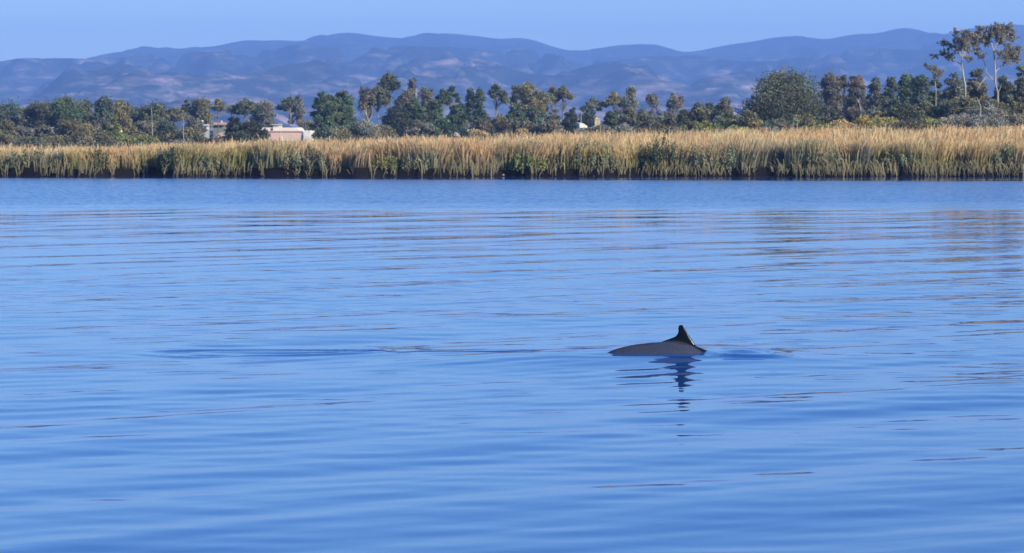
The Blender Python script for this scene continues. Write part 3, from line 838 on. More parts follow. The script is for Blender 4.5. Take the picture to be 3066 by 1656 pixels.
S_ = [
    (15, 356, 40, 400, 'bush', 'olive', 'olive shrub cut by the left edge, with a pale stem'),
    (70, 368, 34, 395, 'bush', 'grey', 'grey shrub second from the left edge'),
    (130, 362, 26, 395, 'bush', 'grey', 'pointed grey shrub left of the wide olive one'),
    (215, 352, 62, 390, 'bush', 'olive', 'wide olive shrub under the tall green gum at left'),
    (295, 348, 34, 400, 'bush', 'grey', 'grey green shrub below the pointed dark gum'),
    (338, 345, 26, 395, 'bush', 'lime', 'yellow green upright shrub above the small yellow post'),
    (20, 400, 46, 360, 'bush', 'olive', 'low olive shrub at the left edge, right behind the reeds'),
    (90, 408, 40, 355, 'bush', 'dark', 'low dark shrub behind the reeds near the left edge'),
    (160, 404, 46, 355, 'bush', 'olive', 'low mixed shrub under the pointed grey one'),
    (235, 398, 50, 350, 'bush', 'brown', 'low brownish shrub below the wide olive one'),
    (310, 402, 38, 350, 'bush', 'brown', 'low brown shrub left of the sloping green one'),
    (362, 396, 38, 355, 'bush', 'lime', 'yellow green low shrub by the small yellow post'),
    (392, 372, 32, 390, 'bush', 'olive', 'upper half of the green shrub bank that slopes down rightward'),
    (430, 400, 36, 380, 'bush', 'lime', 'lower end of the green shrub bank that slopes down rightward'),
    (432, 356, 32, 410, 'bush', 'grey', 'grey shrub left beside the foot of the pale pole'),
    (495, 360, 36, 410, 'bush', 'dark', 'dark shrub right beside the foot of the pale pole'),
    (560, 380, 46, 400, 'bush', 'olive', 'olive shrub right above the grey shed'),
    (590, 402, 26, 390, 'bush', 'dark', 'small dark shrub right of the grey shed'),
    (628, 412, 24, 330, 'bush', 'pine', 'small dark bush on the pink earth mound'),
    (700, 348, 34, 370, 'round', 'pine', 'near black pine crown, left part, left of the pink building'),
    (745, 362, 48, 365, 'bush', 'pine', 'dark spreading pine whose branches touch the pink building'),
    (715, 392, 62, 360, 'bush', 'pine', 'lowest dark boughs left of the pink building'),
    (784, 402, 16, 360, 'bush', 'dark', 'small dark bush overlapping the pink wall'),
    (915, 352, 24, 560, 'bush', 'olive', 'olive bush behind the white end of the pink building'),
    (976, 372, 32, 400, 'bush', 'green', 'green bush at the left foot of the big round green trees'),
    (1020, 372, 50, 400, 'bush', 'olive', 'dull green bush beneath the big round green trees'),
    (1095, 358, 44, 378, 'bush', 'grey', 'grey bush around the white forked trunk'),
    (1140, 370, 40, 400, 'bush', 'olive', 'olive bush left of the near black tree mass'),
    (1262, 352, 34, 400, 'bush', 'grey', 'grey bush between the near black mass and the blue green dome'),
    (1388, 376, 22, 380, 'bush', 'blue', 'small dark bush left of the brown bushes in the centre'),
    (1445, 345, 36, 390, 'bush', 'brown', 'brown rounded bush in the centre'),
    (1490, 332, 30, 400, 'bush', 'olive', 'olive bush behind the brown centre bush'),
    (1515, 352, 32, 385, 'bush', 'rust', 'reddish bush right of the brown centre bush'),
    (1570, 344, 34, 385, 'bush', 'brown', 'brown bush below the dark wide tree'),
    (1640, 350, 40, 380, 'bush', 'grey', 'grey bush left of the dark round bushy tree'),
    (1560, 382, 26, 330, 'bush', 'tan', 'tan dry bush low in front of the brown bushes'),
    (1425, 384, 32, 330, 'bush', 'tan', 'tan dry bush low beside the small dark bush'),
    (1745, 380, 34, 380, 'bush', 'silver', 'pale grey shrub hiding the foot of the white roofed shed'),
    (1795, 372, 44, 330, 'bush', 'grey', 'low grey bush in front of the cream hut'),
    (1872, 368, 32, 320, 'bush', 'silver', 'silvery grey round bush under the column gum'),
    (1905, 352, 30, 370, 'bush', 'dark', 'dark bush at the right foot of the column gum'),
    (1940, 338, 36, 370, 'bush', 'dark', 'dark bush under the leafless fan shaped tree'),
    (1985, 345, 34, 365, 'bush', 'olive', 'olive bush right of the leafless fan shaped tree'),
    (1955, 364, 44, 300, 'bush', 'brown', 'brown dome bush close behind the reeds right of centre'),
    (2030, 325, 40, 360, 'bush', 'dark', 'dark bush under the leafless forked tree'),
    (2030, 370, 36, 290, 'bush', 'grey', 'grey twiggy bush close behind the reeds'),
    (2112, 362, 34, 290, 'bush', 'lime', 'bright green low bush below the rounded olive tree'),
    (2172, 326, 50, 320, 'bush', 'olive', 'olive bush between the rounded pair and the great bushy tree'),
    (2160, 356, 34, 300, 'bush', 'dark', 'dark bush low left of the great bushy tree'),
    (2240, 326, 42, 280, 'bush', 'olive', 'bush against the left foot of the great bushy tree'),
    (2330, 350, 50, 270, 'bush', 'grey', 'grey twiggy bush under the middle of the great bushy tree'),
    (2410, 340, 46, 270, 'bush', 'olive', 'olive bush under the right half of the great bushy tree'),
    (2440, 362, 40, 240, 'bush', 'lime', 'yellow green bush in front of the great bushy tree'),
    (2215, 372, 44, 240, 'bush', 'lime', 'pale yellow green bush left in front of the great bushy tree'),
    (2300, 378, 40, 235, 'bush', 'silver', 'greyish dry bush low in front of the great bushy tree'),
    (2500, 322, 34, 300, 'bush', 'dark', 'dark bush right of the great bushy tree foot'),
    (2520, 346, 36, 260, 'bush', 'tan', 'orange tan dry bush in the low gap'),
    (2580, 344, 40, 262, 'bush', 'yellow', 'yellow bush in the low gap under the dead snag'),
    (2650, 340, 44, 265, 'bush', 'yellow', 'long yellow green bush right of the dead snag'),
    (2560, 318, 32, 320, 'bush', 'rust', 'reddish dry bush behind the yellow bush'),
    (2605, 320, 34, 330, 'bush', 'grey', 'grey bush behind the long yellow green bush'),
    (2655, 310, 34, 310, 'bush', 'olive', 'olive bush left of the dark bush clump'),
    (2700, 304, 44, 300, 'bush', 'dark', 'dark bush clump below the leafy gum row'),
    (2770, 300, 44, 290, 'bush', 'olive', 'olive bush below the leafy gum row, left of the darkest bush'),
    (2830, 282, 46, 285, 'bush', 'dark', 'darkest bush left below the first tall pale gum'),
    (2720, 354, 54, 240, 'bush', 'brown', 'low brown bush just over the reeds right of the yellow ones'),
    (2800, 350, 50, 240, 'bush', 'lime', 'yellow green flat bush just over the reeds at right'),
    (2890, 284, 40, 280, 'bush', 'olive', 'olive bush under the first tall pale gum'),
    (2950, 306, 50, 260, 'bush', 'silver', 'silvery twiggy bush left below the tallest gum'),
    (2990, 296, 50, 268, 'bush', 'olive', 'olive bush at the foot of the tallest gum'),
    (3056, 300, 40, 262, 'bush', 'olive', 'olive bush at the right edge below the tree cut by it'),
    (2880, 338, 56, 236, 'bush', 'silver', 'blue grey twiggy brush right behind the reeds at right'),
    (2970, 340, 56, 234, 'bush', 'silver', 'grey brush right behind the reeds below the tallest gum'),
    (3050, 338, 50, 234, 'bush', 'grey', 'grey brush in the lower right corner of the tree band'),
]
for r_ in S_:
    tree(*r_[:6], r_[6], name='shrub', cat='shrub', group=SHRUB_GROUP)


def drawn_gum(label, origin, scale, d, trunk, limbs, blobs, seed, pal='gumleaf'):
    """a gum whose limbs follow the photograph; each limb and each foliage pad has its own depth"""
    rg = np.random.default_rng(seed)

    def W(p_, dy=0.0):
        q = at(origin[0] + p_[0] / scale, origin[1] + p_[1] / scale, d)
        return np.array([q.x, d + dy, q.z])
    base = W(trunk[0][0])
    gz = float(ground_z(base[0], d)) - .05
    root = empty('tall_gum_tree', (base[0], d, gz))
    tag(root, label, 'tree', TREE_GROUP)
    org = np.array([base[0], d, gz])
    px_m = d / FPX / scale; rk = .62 * px_m
    tpts = [W(p_, 0) - org for p_, r_ in trunk]; trad = [r_ * rk for p_, r_ in trunk]
    tpts = [np.array([tpts[0][0], 0, -.1])] + tpts; trad = [trad[0] * 1.25] + trad
    tubes_obj('trunk', [(tpts, trad)], M_bark_pale, root, 8)
    ends = []
    for lm in limbs:
        yy = rg.uniform(-1.6, 1.6)
        n = len(lm)
        pts = [W(p_, yy * (i / (n - 1))) - org for i, (p_, r_) in enumerate(lm)]
        tubes_obj('limb', [(pts, [r_ * rk for p_, r_ in lm])], M_bark_pale, root, 6)
        ends += [(lm[i][0], yy * (i / (n - 1))) for i in range(n)]
    P_all, C_all, tw = [], [], []
    for bx, by, br, dn in blobs:
        (ex, ey), yy = min(ends, key=lambda e_: (e_[0][0] - bx) ** 2 + (e_[0][1] - by) ** 2)
        c = W((bx, by), yy) - org
        r = br * px_m * 1.12
        st = W((ex, ey), yy) - org
        sub = []
        for k in range(22):
            dd = rg.normal(size=3); dd /= np.linalg.norm(dd)
            cc = c + dd * r * rg.uniform(.3, 1.75) * np.array([1, 1, .75])
            rs_ = r * rg.uniform(.22, .5)
            sub.append((*cc, rs_, rs_, rs_ * rg.uniform(.8, 1.2)))
            tw.append((wob(st, cc, 3, .06, rg), [.035, .026, .018, .010]))
        P_, C_ = clump_leaves(sub, int(br * br * .34 * dn) + 30, rg, np.array(PAL[pal]) * 1.0)
        P_all.append(P_); C_all.append(C_)
    leaf_mesh('crown', np.concatenate(P_all), 2.4 * d / FPX, np.concatenate(C_all), rg, root)
    tag(tubes_obj('twigs', tw, M_bark_grey, root, 4), kind='stuff')


O_ = (2700, 60); SC_ = 3.863
drawn_gum('first tall open crowned gum near the right edge, its pale trunk bending left', O_, SC_, 300,
          [((735, 760), 17), ((715, 660), 15), ((700, 560), 13), ((690, 500), 12), ((700, 420), 10), ((740, 330), 7), ((755, 230), 4), ((760, 170), 2)],
          [[((692, 430), 9), ((650, 340), 6), ((640, 230), 4), ((622, 130), 2)],
           [((700, 525), 9), ((640, 475), 8), ((560, 445), 6), ((500, 385), 4), ((390, 410), 2)],
           [((685, 400), 7), ((620, 330), 5), ((560, 295), 4), ((485, 275), 2)],
           [((715, 420), 7), ((790, 310), 5), ((850, 265), 4), ((925, 200), 2)],
           [((700, 470), 6), ((700, 330), 4), ((690, 250), 2)]],
          [(620, 140, 34, 1), (645, 235, 55, 1), (755, 185, 58, 1), (745, 265, 50, 1), (690, 290, 45, .8), (505, 270, 45, 1), (570, 300, 38, 1),
           (490, 385, 38, 1), (395, 410, 30, 1), (540, 405, 36, .8), (565, 450, 28, .6), (835, 270, 42, 1), (890, 175, 62, 1.1), (935, 230, 52, 1), (640, 350, 40, .7), (760, 340, 34, .6), (775, 440, 34, .6)], 61)
drawn_gum('tallest gum of all near the right edge, with yellowish white trunk and lacy crown', O_, SC_, 290,
          [((1110, 960), 22), ((1110, 840), 19), ((1082, 740), 15), ((1082, 600), 14), ((1072, 460), 13), ((1065, 360), 12), ((1040, 290), 9), ((1035, 190), 6), ((1045, 90), 2)],
          [[((1070, 350), 9), ((1100, 270), 8), ((1160, 195), 6), ((1235, 95), 2)],
           [((1100, 285), 5), ((1180, 235), 4), ((1290, 200), 2)],
           [((1082, 720), 9), ((1015, 645), 9), ((982, 600), 8), ((972, 500), 7), ((930, 410), 4), ((880, 355), 2)],
           [((980, 650), 9), ((905, 740), 7), ((858, 815), 3)],
           [((955, 735), 6), ((1015, 825), 3)],
           [((1085, 600), 9), ((1180, 515), 7), ((1260, 440), 5), ((1350, 360), 2)],
           [((1175, 500), 5), ((1205, 400), 4), ((1230, 310), 3), ((1300, 255), 2)],
           [((1110, 850), 7), ((1150, 790), 5), ((1180, 740), 2)],
           [((1035, 300), 5), ((985, 220), 3), ((930, 85), 2)],
           [((1060, 420), 5), ((1130, 380), 3), ((1180, 350), 2)]],
          [(1075, 80, 42, 1.1), (1015, 140, 52, 1.1), (1100, 150, 55, 1.1), (1155, 110, 45, 1), (930, 80, 30, .7), (1175, 185, 58, 1), (1240, 95, 48, 1),
           (1275, 185, 58, .9), (1150, 245, 42, .9), (1325, 350, 44, 1), (1285, 430, 60, 1), (1375, 335, 34, .9), (1190, 400, 50, .5), (1130, 385, 40, .5),
           (880, 355, 38, .6), (930, 410, 46, .6), (1000, 260, 36, .5), (1240, 300, 36, .4), (1340, 450, 44, .9), (1000, 190, 40, .9), (1210, 480, 40, .6), (820, 720, 30, .4)], 62)
drawn_gum('small spindly gum leaning left, left of the two tall pale gums', O_, SC_, 310,
          [((395, 800), 9), ((382, 700), 7), ((380, 600), 5), ((370, 560), 2)],
          [[((380, 640), 4), ((340, 560), 3), ((285, 525), 1.5)], [((382, 660), 4), ((450, 610), 2)]],
          [(285, 525, 26, .8), (335, 555, 28, .8), (372, 580, 40, 1), (450, 600, 40, .9), (400, 640, 40, .9)], 63)


# bare white trunks that stand out of the foliage
def snag(label, pts, d, r, name='dead_tree', cat='dead tree', branches=()):
    p0 = at(*pts[0], d)
    gz = float(ground_z(p0.x, d)) - .05
    root = empty(name, (p0.x, d, gz)); tag(root, label, cat)
    org = np.array(p0); org[2] = gz
    L_ = [np.array(at(*q, d)) - org for q in pts]
    L_ = [np.array([0, 0, 0])] + L_
    r = r * .62
    rr = list(np.linspace(r, r * .45, len(L_)))
    tubes_obj('trunk', [(L_, rr)], M_bark_pale, root, 6)
    for br in branches:
        B_ = [np.array(at(*q, d + .3 * i)) - org for i, q in enumerate(br)]
        tubes_obj('branch', [(B_, list(np.linspace(r * .6, r * .2, len(B_))))], M_bark_pale, root, 5)


snag('bare white pole like trunk in the dark gums at left', [(456, 380), (455, 350), (453, 322)], 405, .10)
snag('white dead snag with a bent top between brown gums right of the great bushy tree', [(2577, 326), (2573, 310), (2566, 298)], 315, .12, branches=[[(2573, 310), (2570, 300), (2577, 295)]])
snag('white forked trunk showing through foliage right of the big round green trees', [(1107, 386), (1104, 365), (1098, 345), (1090, 330)], 384, .13, branches=[[(1104, 365), (1113, 345), (1116, 330)], [(1098, 345), (1096, 325), (1086, 312)]])
snag('short white leaning trunk in the brush left of the tallest gum', [(2936, 318), (2930, 305), (2925, 292)], 255, .07, branches=[[(2930, 305), (2940, 290)]])
snag('thin grey trunk pair under the flat topped gum', [(549, 384), (548, 360), (543, 340)], 398, .09, branches=[[(548, 360), (557, 338)]])

# ------------------------------------------------------------------ buildings
M_pink = noisy_mat('pink_render', (.74, .46, .34), (.80, .53, .40), .5, .9)
M_white = noisy_mat('white_paint', (.58, .52, .43), (.70, .64, .54), .7, .75)
M_bright = noisy_mat('bright_sheet', (.74, .74, .74), (.84, .84, .84), .7, .6)
M_cream = noisy_mat('cream_paint', (.60, .46, .27), (.70, .55, .35), .7, .85)
M_grey = noisy_mat('grey_sheet', (.30, .29, .27), (.42, .40, .37), .8, .6)
M_red = noisy_mat('red_tile', (.42, .20, .14), (.58, .33, .26), 1.5, .85)
M_dark = noisy_mat('dark_opening', (.03, .03, .035), (.06, .06, .06), 1.5, .4)
M_earth = noisy_mat('bare_earth', (.36, .24, .18), (.50, .36, .28), .6, .95, bump=.4)
M_green = noisy_mat('green_grey_wall', (.15, .17, .12), (.20, .22, .16), .6, .9)
M_rock = noisy_mat('pale_rock', (.30, .23, .19), (.42, .34, .28), 2, .9, bump=.5)


def mpp(d): return d / FPX


def place(px, d, rz=0.0):
    q = at(px, 384, d)
    return (q.x, d, float(ground_z(q.x, d)))


def zz(py, d): return at(CX, py, d).z


d = 520
s = mpp(d)
gx = at(860, 384, d).x; g0 = float(ground_z(gx, d))
b = empty('warehouse', (gx, d, g0), math.radians(-4))
tag(b, 'long low pink building with a white flat upper band and white right end', 'building')


def bx(px): return (px - 860) * s


def bz(py): return zz(py, d) - g0


bm = bmesh.new(); bm_box(bm, bx(770), bx(907), 0, 9, -.3, bz(394)); bm_obj('wall', bm, M_pink, b)
bm = bmesh.new(); bm_box(bm, bx(768), bx(908), -.15, 9.1, bz(394), bz(394) + .14); bm_obj('cornice', bm, M_pink, b)
bm = bmesh.new()
prof = [(-.25, -.3), (-.3, bz(410)), (-.1, bz(394)), (-.05, bz(391)), (8.5, bz(391)), (8.5, -.3)]
bm_prism(bm, prof, bx(907) + .003, bx(930)); bm_box(bm, bx(930), bx(935), .4, 7, -.3, bz(400))
bmesh.ops.bevel(bm, geom=[e for e in bm.edges], offset=.12, segments=2, affect='EDGES')
bm_obj('end_wall', bm, M_white, b)
bm = bmesh.new()
a_ = [(bx(777), 1.2), (bx(893), 1.2), (bx(893), 8), (bx(777), 8)]
lo = [bm.verts.new((x_, y_, bz(394) + .143)) for x_, y_ in a_]
hi = [bm.verts.new((x_ + (-.45 if i in (1, 2) else .2), y_ + (.1 if i < 2 else -.1), bz(382))) for i, (x_, y_) in enumerate(a_)]
bm.faces.new(lo[::-1]); bm.faces.new(hi)
for i in range(4): bm.faces.new((lo[i], lo[(i + 1) % 4], hi[(i + 1) % 4], hi[i]))
bm_obj('upper_storey', bm, M_white, b)
bm = bmesh.new(); bm_box(bm, bx(812), bx(828), 2, 3.6, bz(382) + .003, bz(374)); bm_box(bm, bx(806), bx(834), 1.7, 4.0, bz(374) + .002, bz(372))
bm_box(bm, bx(829), bx(837), 2.2, 3.0, bz(382) + .003, bz(377))
bm_obj('roof_box', bm, M_white, b)
bm = bmesh.new(); bm_box(bm, bx(809), bx(814), 1.1, 1.19, bz(393), bz(383)); bm_obj('window', bm, M_dark, b)
for wx in (838, 872):
    bm = bmesh.new(); bm_box(bm, bx(wx), bx(wx + 5), -.02, -.003, bz(408), bz(402)); bm_obj('shutter', bm, M_pink, b)

# low white wall pieces in front of the pink wall
q = place(842, 505)
bm = bmesh.new(); bm_box(bm, -.32, .32, -.3, .3, -.1, .75)
bmesh.ops.bevel(bm, geom=bm.edges[:], offset=.12, segments=3, affect='EDGES')
o = bm_obj('water_tank', bm, M_white); o.location = q; tag(o, 'small white tank standing in front of the pink wall', 'tank')
q = place(868, 507)
bm = bmesh.new(); bm_box(bm, -.55, .75, -.1, .1, -.1, .42); bm_box(bm, -.6, .8, -.14, .14, .423, .5)
o = bm_obj('garden_wall', bm, M_white); o.location = q; tag(o, 'low pale wall in front of the pink building, right of the small tank', 'wall')

# houses at left
d = 500
q = place(614, d); root = empty('house', q, math.radians(8)); tag(root, 'small whitish flat house left of the dark pine', 'house')
s = mpp(d); z0 = q[2]
bm = bmesh.new(); bm_box(bm, -17 * s, 13 * s, 0, 4, -.2, zz(376, d) - z0); bm_obj('wall', bm, M_grey, root)
bm = bmesh.new(); bm_box(bm, -8 * s, 14 * s, -.3, 4.2, zz(376, d) - z0 + .003, zz(372.5, d) - z0); bm_obj('roof', bm, M_white, root)
bm = bmesh.new(); bm_box(bm, -7 * s, 12.5 * s, -.06, -.003, zz(388, d) - z0, zz(377, d) - z0); bm_obj('white_front', bm, M_white, root)
bm = bmesh.new(); bm_box(bm, 1 * s, 4 * s, -.1, -.063, zz(386, d) - z0, zz(379, d) - z0); bm_obj('window', bm, M_dark, root)
d = 512
q = place(605, d); root = empty('water_tower', q); tag(root, 'white ball shaped tank on a thin grey post above the small house', 'water tower')
bm = bmesh.new(); bmesh.ops.create_uvsphere(bm, u_segments=14, v_segments=9, radius=5.5 * mpp(d)); bmesh.ops.translate(bm, verts=bm.verts[:], vec=(0, 0, zz(365, d) - q[2]))
bm_obj('tank', bm, M_white, root)
tubes_obj('post', [([(0, 0, -.1), (0, 0, zz(369, d) - q[2])], [.09, .07])], M_grey, root, 6)
d = 560
q = place(655, d); root = empty('red_roofed_house', q); tag(root, 'long low house with a pinkish red roof between two gums', 'house')
s = mpp(d)
bm = bmesh.new(); bm_box(bm, -17 * s, 17 * s, 0, 4, -.2, zz(374.5, d) - q[2]); bm_obj('wall', bm, M_green, root)
bm = bmesh.new(); zt = zz(374.5, d) - q[2] + .003; bm_prism(bm, [(-.5, zt), (2, zt + .45), (4.5, zt)], -19 * s, 19 * s); bm_obj('roof', bm, M_red, root)
bm = bmesh.new(); bm_box(bm, 4 * s, 8 * s, 1.7, 2.1, zt + .2, zt + .75); bm_obj('chimney', bm, M_white, root)
d = 420
q = place(532, d); root = empty('shed', q, math.radians(10)); tag(root, 'grey shed with a sloping roof and a stubby pale chimney at left', 'shed')
s = mpp(d)
bm = bmesh.new(); bm_box(bm, -22 * s, 20 * s, 0, 3, -.2, zz(424, d) - q[2]); bm_obj('wall', bm, M_grey, root)
bm = bmesh.new()
zl, zr = zz(424, d) - q[2] + .003, zz(411, d) - q[2]
v = [bm.verts.new(t_) for t_ in ((-24 * s, -.3, zl), (22 * s, -.3, zl), (22 * s, -.3, zr), (8 * s, -.3, zr), (-24 * s, 3.3, zl), (22 * s, 3.3, zl), (22 * s, 3.3, zr), (8 * s, 3.3, zr))]
for f in ((0, 1, 2, 3), (7, 6, 5, 4), (0, 4, 5, 1), (1, 5, 6, 2), (2, 6, 7, 3), (3, 7, 4, 0)): bm.faces.new([v[i] for i in f])
bm_obj('roof', bm, M_grey, root)
bm = bmesh.new(); bm_box(bm, 11 * s, 17 * s, .8, 1.2, zr + .003, zz(401, d) - q[2]); bm_box(bm, 10 * s, 18 * s, .74, 1.26, zz(401, d) - q[2] + .002, zz(399.5, d) - q[2] + .02); bm_obj('chimney', bm, M_earth, root)
# earth mound
d = 400
q = place(648, d)
xx_, yy_ = np.meshgrid(np.linspace(-2.4, 3.4, 40), np.linspace(-4, 4, 24))
hh_ = (zz(394, d) - q[2]) * np.clip(smooth(-2.3, .6, xx_) * (1 - smooth(2.2, 3.3, xx_)), 0, 1) * np.exp(-(yy_ / 2.2) ** 2) - .1 + .12 * (fbm(xx_ * 1.5, yy_ * 1.5, 3) - .5)
o = mesh_np('earth_mound', np.stack([xx_, yy_, hh_], -1).reshape(-1, 3), grid_faces(*xx_.shape), M_earth, smooth_shade=True)
o.location = q; tag(o, 'pinkish bare earth mound left of the dark pine', 'mound')
# pieces around the right of centre
d = 430
q = place(1746, d); root = empty('white_shed', q, math.radians(15)); tag(root, 'small shed with a bright white sloping roof right of centre', 'shed')
s = mpp(d)
bm = bmesh.new(); bm_box(bm, -10 * s, 10 * s, 0, 1.6, -.2, zz(383, d) - q[2]); bm_obj('wall', bm, M_grey, root)
bm = bmesh.new(); zb = zz(383, d) - q[2] + .003
for x_, y_, z_ in ((-12, -.2, zb), (12, -.2, zb), (12, 1.8, zb), (-12, 1.8, zb), (-10, .2, zz(370, d) - q[2]), (-10, 1.6, zz(367, d) - q[2]), (1, .3, zz(369, d) - q[2]), (1, 1.6, zz(367, d) - q[2]), (12, -.1, zz(377, d) - q[2]), (12, 1.7, zz(376, d) - q[2])):
    bm.verts.new((x_ * s, y_, z_))
bmesh.ops.convex_hull(bm, input=bm.verts[:]); bm_obj('roof', bm, M_white, root)
q = place(1740, 445)
o = tubes_obj('utility_mast', [([(0, 0, -.1), (0, 0, zz(338, 445) - q[2])], [.07, .04])], M_grey, None, 6)
o.location = q; tag(o, 'thin pale grey mast rising behind the white roofed shed', 'mast')
d = 440
q = place(1789, d); root = empty('cream_hut', q); tag(root, 'tiny cream hut with a pitched roof right of the white shed', 'hut')
s = mpp(d)
bm = bmesh.new(); bm_box(bm, -8 * s, 8 * s, 0, 1, -.2, zz(358, d) - q[2]); bm_obj('wall', bm, M_cream, root)
bm = bmesh.new(); zt = zz(358, d) - q[2] + .003
v = [bm.verts.new(t_) for t_ in ((-9 * s, -.1, zt), (9 * s, -.1, zt), (9 * s, 1.1, zt), (-9 * s, 1.1, zt), (-3 * s, -.1, zt + .36), (-3 * s, 1.1, zt + .36))]
bmesh.ops.convex_hull(bm, input=bm.verts[:]); bm_obj('roof', bm, M_cream, root)
bm = bmesh.new(); bm_box(bm, 1 * s, 4 * s, -.04, -.003, zz(369, d) - q[2], zz(364, d) - q[2]); bm_obj('window', bm, M_grey, root)
# yellow marker post
d = 374
q = place(363, d); root = empty('marker_post', q); tag(root, 'short pale yellow post among the yellow green shrubs at left', 'post')
M_yel = noisy_mat('yellow_paint', (.62, .50, .22), (.72, .6, .32), 2, .7)
tubes_obj('post', [([(0, 0, -.1), (0, 0, zz(395, d) - q[2])], [.12, .11])], M_yel, root, 8)
tubes_obj('cap', [([(0, 0, zz(395, d) - q[2] + .003), (0, 0, zz(390, d) - q[2])], [.18, .05])], M_yel, root, 8)


def boulder(name, label, px, py, hw, hh, d, seed, mat=None):
    rg = np.random.default_rng(seed)
    bm = bmesh.new(); bmesh.ops.create_icosphere(bm, subdivisions=3, radius=1)
    for v_ in bm.verts:
        k = 1 + .18 * math.sin(v_.co.x * 3.1 + seed) * math.cos(v_.co.y * 2.7) + .10 * math.sin(v_.co.z * 5 + seed)
        v_.co = Vector((v_.co.x * hw * k, v_.co.y * hw * k, v_.co.z * hh * k)) * mpp(d)
    o = bm_obj(name, bm, mat or M_rock)
    q_ = at(px, py, d); o.location = q_
    return tag(o, label, 'rock')


o = boulder('boulder', 'pale pinkish boulder just above the reed tops in the centre', 1366, 405, 10, 8, 232, 3)
o = boulder('stone', 'small pinkish stone at the water edge of the dark bank', 1506, 524, 4, 3, 165.4, 5, M_bark_grey)

# stakes in the cut bank
for px_, lab in ((1414, 'pale stake in the dark bank at the water, left of a similar one'), (1470, 'pale stake in the dark bank, right one of two')):
    q = at(px_, 527, 165.2)
    o = tubes_obj('stake', [([(0, 0, -.4), (.02, 0, .2), (-.01, .1, .62)], [.028, .03, .02])], M_bark_grey, None, 7)
    o.location = (q.x, float(bank_y(q.x)) - .25, 0)
    tag(o, lab, 'stake', 'stakes at the foot of the bank')


# green shrubs growing out of the bank itself
def bank_shrub(px, h_, w_, pal, label, seed):
    rg = np.random.default_rng(seed)
    x = at(px, 400, 167).x; y = float(bank_y(x)) + .7
    root = empty('bank_shrub', (x, y, float(ground_z(x, y)) - .05)); tag(root, label, 'shrub', 'green shrubs growing out of the bank')
    cl = []; st = []
    for i in range(26):
        q_ = rg.uniform(0, 2 * math.pi); s_ = rg.random() ** .5
        X_, Y_ = w_ * s_ * math.cos(q_), .6 * s_ * math.sin(q_) - .2
        Z_ = h_ * (1 - .5 * s_ * s_) * rg.uniform(.3, .85)
        r = rg.uniform(.08, .16) * w_ + .05
        cl.append((X_, Y_, Z_, r * .7, r * .7, r * 2.2)); st.append((wob((X_ * .3, Y_ * .3, 0), (X_, Y_, Z_), 2, .05, rg), [.02, .015, .008]))
    P_, C_ = clump_leaves(cl, int(1500 * w_), rg, PAL[pal])
    leaf_mesh('foliage', P_, .06, C_, rg, root, up=1.6)
    tubes_obj('stems', st, M_bark_grey, root, 4)


for i, a_ in enumerate([
    (60, .75, 1.3, 'marsh', 'green leafy shrub on the bank near the left edge'),
    (290, .9, .7, 'marsh_dark', 'dark shrub on the bank left of the second dark gap'),
    (510, 1.1, .8, 'marsh_dark', 'dark upright shrub on the bank below the grey shed'),
    (605, .65, .9, 'marsh', 'green low shrub on the bank below the white tank'),
    (930, 1.1, 1.3, 'marsh', 'large green shrub on the bank below the pink building end'),
    (1170, .55, 1.1, 'lime', 'lime green low shrub on the bank below the tallest middle gum'),
    (1250, .7, .8, 'marsh', 'grey green shrub right next to the lime green one on the bank'),
    (1580, .55, 1.0, 'lime', 'lime green shrub on the bank right of the two stakes'),
    (1760, 1.2, 1.6, 'marsh', 'tall blue green shrub on the bank below the white shed'),
    (1985, 1.5, 1.2, 'marsh_dark', 'dark shrub in the deep shaded hollow of the bank'),
    (2130, 1.1, 1.5, 'marsh', 'wide green shrub on the bank right of the shaded hollow'),
    (2460, 1.0, 1.0, 'marsh', 'green shrub on the bank below the great bushy tree'),
    (2690, 1.0, .9, 'marsh', 'green shrub on the bank below the leafy gum row'),
    (3010, 1.1, 1.1, 'marsh', 'green shrub on the bank in the right corner'),
]):
    bank_shrub(*a_, 300 + i)


